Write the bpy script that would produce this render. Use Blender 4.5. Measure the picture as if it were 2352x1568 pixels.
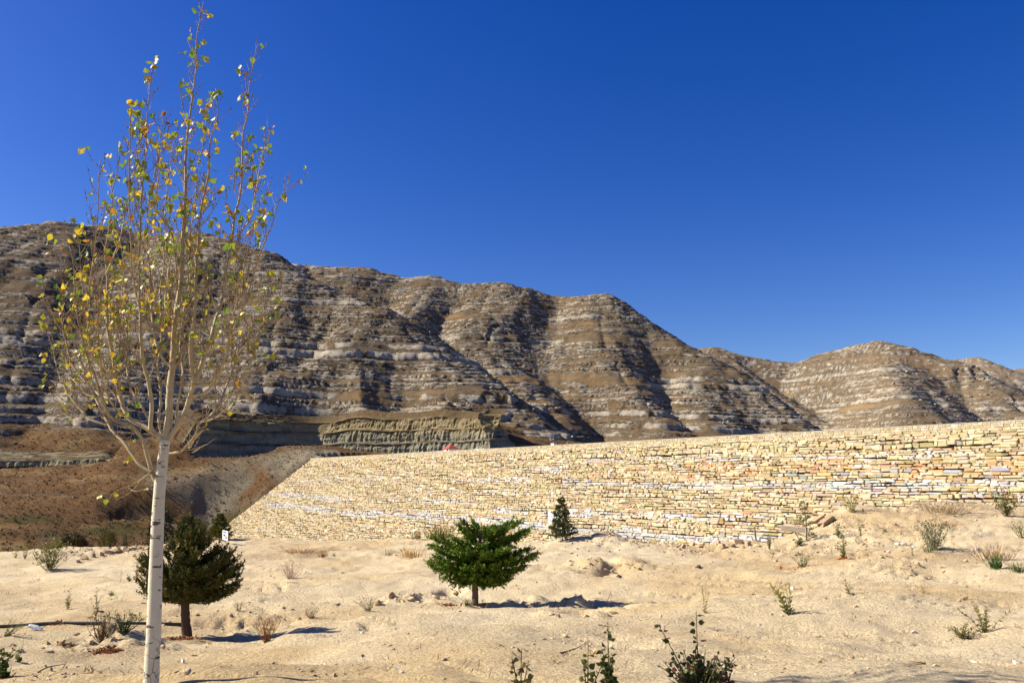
import bpy, math, random
import numpy as np
from mathutils import Vector, Matrix

for o in list(bpy.data.objects):
    bpy.data.objects.remove(o)
scene = bpy.context.scene
COL = scene.collection
R = math.radians

# ------------------------------------------------------------------ camera
F, CX, CY = 1830.0, 1176.0, 784.0          # lens in units of a 2352 px wide frame
PITCH = math.atan(316.0 / F)
cam = bpy.data.cameras.new('camera')
cam.sensor_width = 36.0
cam.lens = F / 2352.0 * 36.0
cam.clip_start = 0.1
cam.clip_end = 12000.0
cam_o = bpy.data.objects.new('camera', cam)
cam_o.rotation_euler = (math.pi / 2 + PITCH, 0, 0)
COL.objects.link(cam_o)
scene.camera = cam_o

# ------------------------------------------------------------------ sky, sun, exposure
SUN_EL, SUN_AZ = R(36.0), R(-87.0)         # azimuth from +Y towards +X
SUNV = Vector((math.sin(SUN_AZ) * math.cos(SUN_EL), math.cos(SUN_AZ) * math.cos(SUN_EL), math.sin(SUN_EL)))
world = bpy.data.worlds.new('World')
scene.world = world
world.use_nodes = True
wn, wl = world.node_tree.nodes, world.node_tree.links
wn.clear()
sky = wn.new('ShaderNodeTexSky')
sky.sky_type = 'NISHITA'
sky.sun_disc = False
sky.sun_elevation = SUN_EL
sky.sun_rotation = SUN_AZ
sky.altitude = 800.0
sky.air_density = 1.0
sky.dust_density = 0.8
sky.ozone_density = 2.5
hs = wn.new('ShaderNodeHueSaturation')
hs.inputs['Hue'].default_value = 0.525
hs.inputs['Saturation'].default_value = 1.42
bg = wn.new('ShaderNodeBackground')
bg.inputs['Strength'].default_value = 0.071
wo = wn.new('ShaderNodeOutputWorld')
wl.new(sky.outputs[0], hs.inputs['Color'])
wl.new(hs.outputs[0], bg.inputs['Color'])
wl.new(bg.outputs[0], wo.inputs['Surface'])

sun = bpy.data.lights.new('sun', 'SUN')
sun.energy = 5.0
sun.angle = R(0.53)
sun.color = (1.0, 0.925, 0.79)
sun_o = bpy.data.objects.new('sun', sun)
sun_o.rotation_euler = SUNV.to_track_quat('Z', 'Y').to_euler()
sun_o.location = (-60, -20, 80)
COL.objects.link(sun_o)

vs = scene.view_settings
vs.view_transform = 'Standard'
vs.look = 'None'
vs.exposure = 0.95
vs.gamma = 1.0
vs.use_curve_mapping = False
scene.cycles.transparent_max_bounces = 8

# ------------------------------------------------------------------ image <-> world
CP, SP = math.cos(PITCH), math.sin(PITCH)
def ray(u, v):
    x = (u - CX) / F; up = (CY - v) / F
    return np.array([x, CP - up * SP, SP + up * CP])
def P(u, v, Y):
    r = ray(u, v); return r * (Y / r[1])
def proj(p):
    p = np.asarray(p, float)
    x, y, z = p[..., 0], p[..., 1], p[..., 2]
    fw = y * CP + z * SP; up = -y * SP + z * CP
    return CX + F * x / fw, CY - F * up / fw

# ------------------------------------------------------------------ noise
_rs = np.random.RandomState(7)
_tab = _rs.rand(65536)
def _h(ix, iy, iz):
    return _tab[(ix * 73856093 ^ iy * 19349663 ^ iz * 83492791) & 65535]
def vnoise(x, y, z=0.0):
    if np.ndim(z) == 0: return vnoise2(x, y, float(z))
    x, y, z = np.broadcast_arrays(np.asarray(x, float), np.asarray(y, float), np.asarray(z, float))
    ix = np.floor(x).astype(np.int64); iy = np.floor(y).astype(np.int64); iz = np.floor(z).astype(np.int64)
    fx, fy, fz = x - ix, y - iy, z - iz
    fx = fx * fx * (3 - 2 * fx); fy = fy * fy * (3 - 2 * fy); fz = fz * fz * (3 - 2 * fz)
    r = 0
    for dx in (0, 1):
        wx = fx if dx else 1 - fx
        for dy in (0, 1):
            wy = fy if dy else 1 - fy
            for dz in (0, 1):
                r = r + wx * wy * (fz if dz else 1 - fz) * _h(ix + dx, iy + dy, iz + dz)
    return r * 2 - 1
def vnoise2(x, y, z):
    x, y = np.broadcast_arrays(np.asarray(x, float), np.asarray(y, float))
    x = x + z * 13.7; y = y - z * 7.9; k = int(math.floor(z * 3.0)) * 83492791
    fx = np.floor(x); fy = np.floor(y); ix = fx.astype(np.int32) * np.int32(73856093 % 65536); iy = fy.astype(np.int32) * np.int32(19349663 % 65536)
    k = np.int32(k & 65535); ix1 = ix + np.int32(73856093 % 65536); iy1 = iy + np.int32(19349663 % 65536)
    fx = x - fx; fy = y - fy
    fx = fx * fx * (3 - 2 * fx); fy = fy * fy * (3 - 2 * fy)
    a = _tab[(ix ^ iy ^ k) & 65535]; b = _tab[(ix1 ^ iy ^ k) & 65535]; c = _tab[(ix ^ iy1 ^ k) & 65535]; d = _tab[(ix1 ^ iy1 ^ k) & 65535]
    a = a + (b - a) * fx; c = c + (d - c) * fx
    return (a + (c - a) * fy) * 2 - 1
def fbm(x, y, z=0.0, o=4, g=0.5):
    a, s, n = 1.0, 0.0, 0.0
    x = np.asarray(x, float); y = np.asarray(y, float); z = float(z) if np.ndim(z) == 0 else np.asarray(z, float)
    for k in range(o):
        s = s + a * vnoise(x + 17.3 * k, y - 9.1 * k, z + 5.7 * k); n += a
        x, y, z = x * 2.03, y * 2.03, z * 2.03; a *= g
    return s / n * 1.6
def smooth(a, b, x):
    t = np.clip((x - a) / (b - a), 0, 1); return t * t * (3 - 2 * t)

class TPS:
    def __init__(self, pts, vals, reg=1e-4):
        p = np.asarray(pts, float); n = len(p)
        d = np.linalg.norm(p[:, None] - p[None], axis=2)
        K = np.where(d > 0, d * d * np.log(d + 1e-12), 0) + reg * np.eye(n)
        Q = np.hstack([np.ones((n, 1)), p])
        A = np.block([[K, Q], [Q.T, np.zeros((3, 3))]])
        self.w = np.linalg.solve(A, np.concatenate([np.asarray(vals, float), np.zeros(3)])); self.p = p
    def __call__(self, a, b):
        a, b = np.broadcast_arrays(np.asarray(a, float), np.asarray(b, float))
        r = self.w[-3] + self.w[-2] * a + self.w[-1] * b
        for i, (pa, pb) in enumerate(self.p):
            d2 = (a - pa) ** 2 + (b - pb) ** 2
            r = r + self.w[i] * 0.5 * d2 * np.log(d2 + 1e-12)
        return r

# ------------------------------------------------------------------ mesh helpers
def tag(o, label=None, cat=None, group=None, kind=None):
    if label: o['label'] = label
    if cat: o['category'] = cat
    if group: o['group'] = group
    if kind: o['kind'] = kind
    return o
def mk_mesh(name, verts, polys, cols=None, mat=None, smooth_=False):
    """polys: list of int arrays (n,k); cols: per-vertex rgb"""
    me = bpy.data.meshes.new(name)
    verts = np.asarray(verts, np.float32)
    polys = [np.asarray(q, np.int32) for q in polys if len(q)]
    me.vertices.add(len(verts)); me.vertices.foreach_set('co', verts.ravel())
    nl = sum(q.size for q in polys); npol = sum(len(q) for q in polys)
    me.loops.add(nl); me.loops.foreach_set('vertex_index', np.concatenate([q.ravel() for q in polys]))
    me.polygons.add(npol)
    tot = np.concatenate([np.full(len(q), q.shape[1], np.int32) for q in polys])
    st = np.concatenate([[0], np.cumsum(tot)[:-1]]).astype(np.int32)
    me.polygons.foreach_set('loop_start', st); me.polygons.foreach_set('loop_total', tot)
    me.polygons.foreach_set('use_smooth', np.full(npol, bool(smooth_)))
    if cols is not None:
        at = me.color_attributes.new('Col', 'FLOAT_COLOR', 'POINT')
        c = np.ones((len(verts), 4), np.float32); cols = np.asarray(cols, np.float32); c[:, :cols.shape[1]] = cols
        at.data.foreach_set('color', c.ravel())
    me.update(calc_edges=True); me.validate()
    if mat: me.materials.append(mat)
    return me
def link(name, me, parent=None, loc=None):
    o = bpy.data.objects.new(name, me); COL.objects.link(o)
    if loc is not None: o.location = loc
    if parent: o.parent = parent
    return o
def empty(name, loc):
    o = bpy.data.objects.new(name, None); o.empty_display_size = 0.2
    COL.objects.link(o); o.location = loc; return o

class MB:
    """collects tubes, faces and boxes; world coordinates, shifted by origin at build"""
    def __init__(s, origin=(0, 0, 0)):
        s.v, s.c, s.t, s.q, s.n = [], [], [], [], 0; s.o = np.asarray(origin, float)
    def add(s, v, c, tris=(), quads=()):
        v = np.asarray(v, float).reshape(-1, 3)
        c = np.asarray(c, float)
        if c.ndim == 1: c = np.tile(c, (len(v), 1))
        s.v.append(v - s.o); s.c.append(c)
        if len(tris): s.t.append(np.asarray(tris, int) + s.n)
        if len(quads): s.q.append(np.asarray(quads, int) + s.n)
        s.n += len(v)
    def tube(s, pts, rad, c0, c1=None, n=6, cap=True):
        pts = np.asarray(pts, float); m = len(pts)
        rad = np.broadcast_to(np.asarray(rad, float), (m,))
        T = np.gradient(pts, axis=0); T /= np.linalg.norm(T, axis=1)[:, None] + 1e-9
        up = np.array([0.31, 0.87, 0.2]); A = np.cross(T, up)
        bad = np.linalg.norm(A, axis=1) < 0.05
        A[bad] = np.cross(T[bad], [1, 0, 0]); A /= np.linalg.norm(A, axis=1)[:, None]
        B = np.cross(T, A)
        th = np.arange(n) * 2 * math.pi / n
        ring = pts[:, None] + rad[:, None, None] * (np.cos(th)[None, :, None] * A[:, None] + np.sin(th)[None, :, None] * B[:, None])
        c0 = np.asarray(c0, float); c1 = c0 if c1 is None else np.asarray(c1, float)
        w = np.linspace(0, 1, m)[:, None]
        cc = np.repeat(c0 * (1 - w) + c1 * w, n, axis=0)
        i = np.arange(m - 1)[:, None] * n; j = np.arange(n)[None]; k = (j + 1) % n
        q = np.stack([i + j, i + k, i + n + k, i + n + j], -1).reshape(-1, 4)
        tr = []
        if cap and n > 3:
            e = (m - 1) * n
            tr = [(e, e + a, e + a + 1) for a in range(1, n - 1)]
        s.add(ring.reshape(-1, 3), cc, tr, q)
    def blade(s, a, b, w, c, nrm=None, mid=0.5):
        """pointed leaf: rhombus from a to b, width w"""
        a = np.asarray(a, float); b = np.asarray(b, float); d = b - a
        if nrm is None: nrm = np.random.RandomState(abs(int(1e4 * a[0] + 3e4 * b[2])) % 99999).randn(3)
        sd = np.cross(d, nrm); L = np.linalg.norm(sd)
        if L < 1e-9: return
        sd = sd / L * w * 0.5; m = a + d * mid
        s.add([a, m + sd, b, m - sd], c, [(0, 1, 2), (0, 2, 3)])
    def blades(s, A, B, W, C, seed=0):
        """vectorised blades"""
        A = np.asarray(A, float); B = np.asarray(B, float); n = len(A)
        rs = np.random.RandomState(seed); d = B - A
        sd = np.cross(d, rs.randn(n, 3)); sd /= np.linalg.norm(sd, axis=1)[:, None] + 1e-9
        sd *= (np.broadcast_to(np.asarray(W, float), (n,)) * 0.5)[:, None]; m = A + d * 0.45
        v = np.stack([A, m + sd, B, m - sd], 1).reshape(-1, 3)
        i = np.arange(n)[:, None] * 4
        t = np.concatenate([i + [[0, 1, 2]], i + [[0, 2, 3]]])
        s.add(v, np.repeat(np.broadcast_to(np.asarray(C, float), (n, 3)), 4, axis=0), t)
    def box(s, c, size, col, rz=0.0, M=None):
        x, y, z = np.asarray(size, float) / 2
        v = np.array([(-x, -y, -z), (x, -y, -z), (x, y, -z), (-x, y, -z), (-x, -y, z), (x, -y, z), (x, y, z), (-x, y, z)])
        if M is not None: v = v @ np.asarray(M).T
        cz, sz = math.cos(rz), math.sin(rz)
        v = v @ np.array([[cz, sz, 0], [-sz, cz, 0], [0, 0, 1]])
        s.add(v + np.asarray(c, float), col, (), [(0, 3, 2, 1), (4, 5, 6, 7), (0, 1, 5, 4), (1, 2, 6, 5), (2, 3, 7, 6), (3, 0, 4, 7)])
    def mesh(s, name, mat, sm=False):
        pol = []
        if s.q: pol.append(np.concatenate(s.q))
        if s.t: pol.append(np.concatenate(s.t))
        return mk_mesh(name, np.concatenate(s.v), pol, np.concatenate(s.c), mat, sm)
    def build(s, name, mat, parent=None, sm=False):
        o = link(name, s.mesh(name, mat, sm), parent)
        if parent is None: o.location = s.o
        return o

# ------------------------------------------------------------------ materials
def vmat(name, rough=0.85, nscale=8.0, namt=0.25, bump=0.0, bscale=20.0, bdist=0.05, trans=0.0, coords='Object', spec=0.2, detail=6.0, extra=None):
    m = bpy.data.materials.new(name); m.use_nodes = True
    n, l = m.node_tree.nodes, m.node_tree.links; n.clear()
    out = n.new('ShaderNodeOutputMaterial'); b = n.new('ShaderNodeBsdfPrincipled')
    b.inputs['Roughness'].default_value = rough
    b.inputs['Specular IOR Level'].default_value = spec
    at = n.new('ShaderNodeAttribute'); at.attribute_name = 'Col'
    tc = n.new('ShaderNodeTexCoord')
    nz = n.new('ShaderNodeTexNoise'); nz.inputs['Scale'].default_value = nscale; nz.inputs['Detail'].default_value = detail
    nz.inputs['Roughness'].default_value = 0.65
    l.new(tc.outputs[coords], nz.inputs['Vector'])
    mr = n.new('ShaderNodeMapRange'); mr.inputs[1].default_value = 0.25; mr.inputs[2].default_value = 0.75
    mr.inputs[3].default_value = 1 - namt; mr.inputs[4].default_value = 1 + namt
    l.new(nz.outputs[0], mr.inputs[0])
    mx = n.new('ShaderNodeVectorMath'); mx.operation = 'SCALE'
    l.new(at.outputs['Color'], mx.inputs[0]); l.new(mr.outputs[0], mx.inputs['Scale'])
    csock = mx.outputs[0]
    if extra: csock = extra(n, l, tc, csock)
    l.new(csock, b.inputs['Base Color'])
    if bump > 0:
        bz = n.new('ShaderNodeTexNoise'); bz.inputs['Scale'].default_value = bscale; bz.inputs['Detail'].default_value = 8.0
        bz.inputs['Roughness'].default_value = 0.7
        l.new(tc.outputs[coords], bz.inputs['Vector'])
        bp = n.new('ShaderNodeBump'); bp.inputs['Strength'].default_value = bump; bp.inputs['Distance'].default_value = bdist
        l.new(bz.outputs[0], bp.inputs['Height']); l.new(bp.outputs[0], b.inputs['Normal'])
    if trans > 0:
        tr = n.new('ShaderNodeBsdfTranslucent'); l.new(csock, tr.inputs['Color'])
        ms = n.new('ShaderNodeMixShader'); ms.inputs[0].default_value = trans
        l.new(b.outputs[0], ms.inputs[1]); l.new(tr.outputs[0], ms.inputs[2]); l.new(ms.outputs[0], out.inputs['Surface'])
    else:
        l.new(b.outputs[0], out.inputs['Surface'])
    return m
def pmat(name, color, rough=0.6, metal=0.0, spec=0.3, **kw):
    m = bpy.data.materials.new(name); m.use_nodes = True
    b = m.node_tree.nodes['Principled BSDF']
    b.inputs['Base Color'].default_value = (*color, 1); b.inputs['Roughness'].default_value = rough
    b.inputs['Metallic'].default_value = metal; b.inputs['Specular IOR Level'].default_value = spec
    for k, v in kw.items(): b.inputs[k].default_value = v
    return m
def hill_mat():
    """soil and bedded limestone: 'sc' is the height within the rock sequence, 'amt' how much rock crops out"""
    m = bpy.data.materials.new('hill_rock_and_soil'); m.use_nodes = True
    n, l = m.node_tree.nodes, m.node_tree.links; n.clear()
    def N(t, **kw):
        q = n.new(t)
        for k, v in kw.items(): setattr(q, k, v)
        return q
    def mth(op, a, b=None, c=None):
        q = N('ShaderNodeMath', operation=op)
        for i, x in enumerate((a, b, c)):
            if x is None: continue
            if isinstance(x, (int, float)): q.inputs[i].default_value = x
            else: l.new(x, q.inputs[i])
        return q.outputs[0]
    def noise(scale, detail, rough, vec=None, dim='3D', w=None):
        q = N('ShaderNodeTexNoise', noise_dimensions=dim); q.inputs['Scale'].default_value = scale
        q.inputs['Detail'].default_value = detail; q.inputs['Roughness'].default_value = rough
        if vec is not None: l.new(vec, q.inputs['Vector'])
        if w is not None: l.new(w, q.inputs['W'])
        return q.outputs[0]
    def rng(x, a, b, c=0.0, d=1.0, sm=True):
        q = N('ShaderNodeMapRange'); q.interpolation_type = 'SMOOTHSTEP' if sm else 'LINEAR'
        for i, v in enumerate((a, b, c, d)): q.inputs[i + 1].default_value = v
        l.new(x, q.inputs[0]); return q.outputs[0]
    def att(name): q = N('ShaderNodeAttribute', attribute_name=name); return q
    tc = N('ShaderNodeTexCoord'); obj = tc.outputs['Object']
    sc = att('sc').outputs['Fac']; am = att('amt').outputs['Fac']
    soil = att('Col').outputs['Color']; rock = att('Rock').outputs['Color']; led = att('ledge').outputs['Fac']
    mp = N('ShaderNodeMapping'); mp.inputs['Scale'].default_value = (0.03, 0.03, 0.03); l.new(obj, mp.inputs['Vector'])
    big = noise(1.0, 3, .6, mp.outputs[0]); mid = noise(0.22, 4, .65, obj); fine = noise(1.1, 6, .75, obj)
    bed = noise(1.6, 5, .9, dim='1D', w=sc)
    mp2 = N('ShaderNodeMapping'); mp2.inputs['Scale'].default_value = (0.10, 0.10, 0.9); l.new(obj, mp2.inputs['Vector'])
    lens = noise(1.0, 4, .7, mp2.outputs[0])
    val = mth('ADD', mth('MULTIPLY', bed, 0.98), mth('MULTIPLY', lens, 0.32))
    val = mth('ADD', val, mth('MULTIPLY', mth('SUBTRACT', fine, .5), 0.40))
    val = mth('ADD', val, mth('MULTIPLY', mth('SUBTRACT', mid, .5), 0.45))
    val = mth('ADD', val, mth('MULTIPLY', mth('SUBTRACT', led, .4), 0.34))
    fac = mth('MULTIPLY', rng(val, 0.53, 0.66), rng(am, 0.0, 0.45))
    rub = mth('MULTIPLY', rng(fine, .55, .64), mth('MULTIPLY', rng(am, -.3, .6), rng(big, .35, .6)))   # loose rubble
    fac = mth('MINIMUM', mth('MAXIMUM', fac, mth('MULTIPLY', rub, .75)), 1.0)
    mx = N('ShaderNodeMix', data_type='RGBA'); l.new(fac, mx.inputs[0]); l.new(soil, mx.inputs[6]); l.new(rock, mx.inputs[7])
    var = mth('MULTIPLY', rng(fine, .3, .7, .68, 1.32, False), rng(mid, .3, .7, .85, 1.15, False))
    sca = N('ShaderNodeVectorMath', operation='SCALE'); l.new(mx.outputs[2], sca.inputs[0]); l.new(var, sca.inputs['Scale'])
    b = N('ShaderNodeBsdfPrincipled'); b.inputs['Roughness'].default_value = .95; b.inputs['Specular IOR Level'].default_value = .05
    l.new(sca.outputs[0], b.inputs['Base Color'])
    hgt = mth('ADD', mth('MULTIPLY', fac, 0.9), mth('MULTIPLY', fine, 0.9))
    bp = N('ShaderNodeBump'); bp.inputs['Strength'].default_value = .9; bp.inputs['Distance'].default_value = 0.9
    l.new(hgt, bp.inputs['Height']); l.new(bp.outputs[0], b.inputs['Normal'])
    o = N('ShaderNodeOutputMaterial'); l.new(b.outputs[0], o.inputs['Surface'])
    return m
M_HILL = hill_mat()
M_CUT = vmat('marl', 0.95, 0.6, 0.25, 0.7, 1.5, 0.5, spec=0.05)
M_STONE = vmat('dam_stone', 0.9, 1.6, 0.22, 0.6, 3.0, 0.12, spec=0.1, detail=8)
M_ROCK = vmat('loose_stone', 0.9, 6.0, 0.2, 0.5, 14.0, 0.03, spec=0.15)
M_PLANT = vmat('plant', 0.6, 9.0, 0.25, trans=0.25, spec=0.3)
M_DRY = vmat('dry_plant', 0.8, 9.0, 0.25, trans=0.15, spec=0.15)
M_NEEDLE = vmat('needles', 0.7, 3.0, 0.3, trans=0.12, spec=0.2)
M_BARK = vmat('bark', 0.9, 14.0, 0.3, 0.6, 25.0, 0.03, spec=0.1)
M_TWIG = vmat('poplar_twig', 0.75, 25.0, 0.2, spec=0.2)
M_MISC = vmat('painted', 0.6, 5.0, 0.08, spec=0.3)
# ------------------------------------------------------------------ dam geometry frame
def zat(u, v, z):
    r = ray(u, v); return r * (z / r[2])
DA = zat(720, 1052, 8.0); DB = zat(2352, 965, 8.0)
DS = DB - DA; DS[2] = 0; DS /= np.linalg.norm(DS)
DOUT = np.array([DS[1], -DS[0], 0.0])                    # horizontal, towards the camera side
DT = DOUT * 1.3 + np.array([0, 0, -1.0]); DT /= np.linalg.norm(DT)
DN = np.cross(DT, DS)
if DN[2] < 0: DN = -DN
def dam_st(x, y):
    """plan coordinates along the crest and outwards from it"""
    return (x - DA[0]) * DS[0] + (y - DA[1]) * DS[1], (x - DA[0]) * DOUT[0] + (y - DA[1]) * DOUT[1]

# ------------------------------------------------------------------ foreground sand
GC = [(0,1568,7.6),(600,1568,7.1),(1176,1568,6.8),(1800,1568,6.5),(2352,1568,6.3),(-300,1568,8),(2650,1568,6.2),
 (432,1462,16),(75,1440,16),(300,1440,16),(-200,1430,17),(1090,1390,19),(2352,1490,9.3),(2265,1445,12),(1800,1410,15),(1945,1362,18),
 (0,1266,42),(250,1255,44),(530,1240,48),(800,1239,50),(1000,1236,46),(1290,1242,40),(1400,1236,40),(1480,1250,38),(1650,1246,40),(1760,1240,40),
 (1870,1198,42),(1960,1162,45),(2060,1166,46),(2200,1158,48),(2352,1162,48),(2600,1160,48),(-250,1268,42),
 (100,1340,28),(600,1332,27),(300,1400,20),(800,1335,27),(800,1420,17),(1300,1325,26),(1600,1350,22),(1600,1292,30),(2000,1292,27),(2320,1292,25),(2150,1232,34),
 (1700,1470,11.5),(1300,1470,11.5),(800,1500,10.5),(300,1512,11),(2200,1400,15),(2600,1400,14)]
_g = np.array([P(*c) for c in GC])
GT = TPS(np.stack([_g[:, 0] / _g[:, 1] * 2, np.log(_g[:, 1])], 1), _g[:, 2], 1e-3)
EU = np.array([-900, -250, 0, 250, 530, 800, 1000, 1290, 1400, 1480, 1650, 1760, 1870, 1960, 2060, 2200, 2352, 2600, 3300])
EZ = np.array([42, 42, 42, 44, 48, 50, 46, 40, 40, 38, 40, 40, 42, 45, 46, 48, 48, 48, 48.])
def g_base(x, y):
    y = np.maximum(y, 0.3)
    a = np.clip(x / y, -1.0, 1.0); u = CX + a * F / (CP)
    ze = np.interp(u, EU, EZ)
    yc = np.clip(y, 5.0, ze)
    z = GT(a * 2, np.log(yc))
    d = np.maximum(y - ze, 0)
    return np.maximum(z - 0.5 * d * d / (d + 1.5), -19.0)
def g_hit0(u, v, fn, y0=5.5, y1=60):
    Y = np.exp(np.linspace(math.log(y0), math.log(y1), 900)); r = ray(u, v); k = Y / r[1]
    zz = r[2] * k; g = fn(r[0] * k, Y); b = np.nonzero(zz <= g)[0]
    i = b[0] if len(b) else len(Y) - 1
    if i > 0:
        ys = np.linspace(Y[i - 1], Y[i], 40); k = ys / r[1]
        g = fn(r[0] * k, ys); b = np.nonzero(r[2] * k <= g)[0]
        yy = ys[b[0]] if len(b) else ys[-1]
    else: yy = Y[0]
    k = yy / r[1]
    return np.array([r[0] * k, yy, float(fn(np.array([r[0] * k]), np.array([yy]))[0])])
# relief features: u, v, half width x (m), half depth y (m), height (m)
FEAT = [(1385,1318,.8,.35,-.62),(1365,1310,.45,.3,.3),(1350,1306,.7,.4,.22),(1440,1300,.6,.5,.20),(1200,1378,1.0,.42,-.26),(1235,1362,.28,.3,.24),(1310,1372,.3,.28,.26),
 (1150,1368,.5,.3,.10),(1290,1404,.5,.3,.16),(1330,1400,.6,.35,-.36),(1375,1412,.22,.2,.15),(1400,1380,.7,.5,-.12),
 (880,1372,.5,.3,.16),(960,1370,.7,.35,.14),(1030,1352,.4,.28,-.34),(1060,1348,.4,.3,.15),(780,1388,1.6,.5,.14),(700,1388,1.5,.4,-.08),
 (1290,1235,1.6,1.2,.35),(1360,1240,1.5,1.3,.45),(1430,1250,1.6,1.4,.40),(1520,1262,1.3,1.0,.30),(1490,1305,2.0,1.2,.18),
 (1240,1306,.8,.35,-.34),(1215,1318,.6,.4,.14),(560,1410,1.3,.6,.12),(540,1430,1.2,.35,-.14),(640,1400,.8,.5,.12),
 (250,1478,.9,.5,.16),(430,1465,.7,.5,.10),(300,1470,.6,.4,.12),(110,1288,1.3,.8,.18),(1690,1247,1.2,.8,.35),(1640,1240,1.0,.6,.2),
 (1960,1170,1.6,1.5,.5),(1900,1190,1.0,1.0,.3),(2050,1300,2.0,.5,.15),(2100,1260,2.5,1.0,.2),(1840,1318,1.3,.5,.12),(2300,1300,1.8,1.0,.2),(2140,1268,1.2,.8,.22),
 (1800,1440,.9,.25,-.07),(1770,1450,.8,.3,.08),(1000,1480,1.2,.35,.10),(840,1470,1.3,.4,.10),(760,1440,1.1,.3,-.06),(690,1480,.5,.35,.12),(620,1555,.7,.25,.08),(1500,1430,1.2,.4,.08),(2050,1500,1.5,.3,.05)]
_fb = [(g_hit0(a, b, g_base), c, d, e) for a, b, c, d, e in FEAT]
CLOD = [(1440,1248,2.2),(1560,1262,1.8),(1690,1245,2.2),(1380,1310,1.2),(940,1372,.9),(250,1262,2.0),(320,1256,2.0),(1310,1375,.8),(2000,1210,3.0),(1900,1260,3.0),(2050,1230,3.0),(2140,1170,4.0),(2040,1290,1.2),(1480,1250,2.5),(260,1480,.9),(560,1420,1.2),(2080,1310,1.0),(620,1430,1.0)]
_cb = [(g_hit0(a, b, g_base), c) for a, b, c in CLOD]
def ground_z(x, y):
    x = np.asarray(x, float); y = np.asarray(y, float)
    z = g_base(x, y)
    near = smooth(2, 6, y)
    for (p, rx, ry, h) in _fb:
        m = (np.abs(x - p[0]) < 3.2 * rx) & (np.abs(y - p[1]) < 3.2 * ry * 1.6)
        if not m.any(): continue
        xx = x[m]; yy = y[m]
        wx = (xx - p[0] + 0.35 * rx * fbm(xx * 1.3 / rx, yy * 1.3 / rx, p[0])) / rx
        wy = (yy - p[1] + 0.35 * ry * fbm(xx * 1.3 / rx, yy * 1.3 / ry, p[0] + 7)) / (ry * 1.6)
        z[m] += (1.45 if h < 0 else (.8 if rx < .95 else .55)) * h * np.exp(-(wx * wx + wy * wy) ** 1.9)
    z = z + near * (0.19 * fbm(x / 5.0, y / 5.0, 1.3, 3) + 0.07 * fbm(x / 1.1, y / 1.1, 4.1, 3))
    rough = np.zeros_like(z)
    for (p, r) in _cb:
        d2 = ((x - p[0]) / r) ** 2 + ((y - p[1]) / (r * 1.1)) ** 2
        rough = np.maximum(rough, np.exp(-d2))
    rough = rough * smooth(-0.3, 0.4, vnoise(x * 0.9, y * 0.9, 8.8) + 0.3)
    far = smooth(10, 40, y)
    n3 = fbm(x / 0.34, y / 0.34, 9.7, 3)
    z = z + near * (0.016 + 0.012 * far + 0.13 * rough) * n3
    # small wind ripples and runnels crossing the slope
    rn = np.abs(fbm(x / 2.4 + 0.6 * y, y / 3.2, 2.2, 3))
    z = z - near * 0.09 * np.exp(-(rn / 0.05) ** 2) * smooth(-.15, 0.2, fbm(x / 6, y / 6, 12.0, 2))
    return z
def ghit(u, v):
    return g_hit0(u, v, ground_z)
def gz(x, y):
    return float(ground_z(np.array([x]), np.array([y]))[0])

NA, NR = 640, 510
ang = np.tan(np.linspace(R(-41), R(41), NA))
rr = np.exp(np.linspace(math.log(2.0), math.log(82), NR))
AA, RR = np.meshgrid(ang, rr)
gx, gy = (AA * RR).ravel(), RR.ravel()
gzv = ground_z(gx, gy)
pt = fbm(gx / 3.5, gy / 3.5, 3.3, 4); pt2 = fbm(gx / 0.8, gy / 0.8, 21.0, 3)
sand = np.array([0.655, 0.52, 0.315]); sand2 = np.array([0.60, 0.445, 0.24]); sand3 = np.array([0.68, 0.56, 0.37])
w = smooth(-0.1, 0.8, pt)[:, None]; w2 = smooth(0.1, 0.9, -pt)[:, None]
gc = sand * (1 - w) + sand2 * w; gc = gc * (1 - 0.6 * w2) + sand3 * 0.6 * w2
gc = gc * (1 + 0.07 * pt2)[:, None]
# damper, redder soil where the plants are watered
for (u, v, r, k) in [(430,1470,1.4,.6),(260,1480,1.2,.5),(2200,1175,5,.35),(700,1268,4,.35),(1900,1275,3,.3),(2290,1285,2.2,.4),(1010,1385,.8,.3),(580,1425,1.0,.45),(250,1260,3,.3),(1560,1270,2.5,.3)]:
    p = ghit(u, v)
    e = k * np.exp(-((gx - p[0]) ** 2 + (gy - p[1]) ** 2 * 0.7) / (r * r)) * smooth(-.5, .3, pt2 + pt)
    gc = gc * (1 - e[:, None]) + np.array([0.36, 0.235, 0.125]) * e[:, None]
# beyond the edge of the fill: scrubby darker earth
ue = CX + (gx / gy) * F / CP; over = smooth(0, 4, gy - np.interp(ue, EU, EZ))[:, None]
gc = gc * (1 - over) + np.array([0.30, 0.21, 0.11]) * over
idx = np.arange(NA * NR).reshape(NR, NA)
gq = np.stack([idx[:-1, :-1], idx[:-1, 1:], idx[1:, 1:], idx[1:, :-1]], -1).reshape(-1, 4)
def sand_extra(n, l, tc, c):
    # grains: dark and light specks that are really there
    v = n.new('ShaderNodeTexVoronoi'); v.inputs['Scale'].default_value = 55.0
    l.new(tc.outputs['Object'], v.inputs['Vector'])
    mr = n.new('ShaderNodeMapRange'); mr.inputs[1].default_value = 0.0; mr.inputs[2].default_value = 1.0
    mr.inputs[3].default_value = 0.66; mr.inputs[4].default_value = 1.22
    l.new(v.outputs['Color'], mr.inputs[0])
    s = n.new('ShaderNodeVectorMath'); s.operation = 'SCALE'
    l.new(c, s.inputs[0]); l.new(mr.outputs[0], s.inputs['Scale'])
    return s.outputs[0]
M_SAND = vmat('sand', 0.95, 1.2, 0.12, 1.0, 14.0, 0.10, spec=0.05, detail=12, extra=sand_extra)
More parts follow.
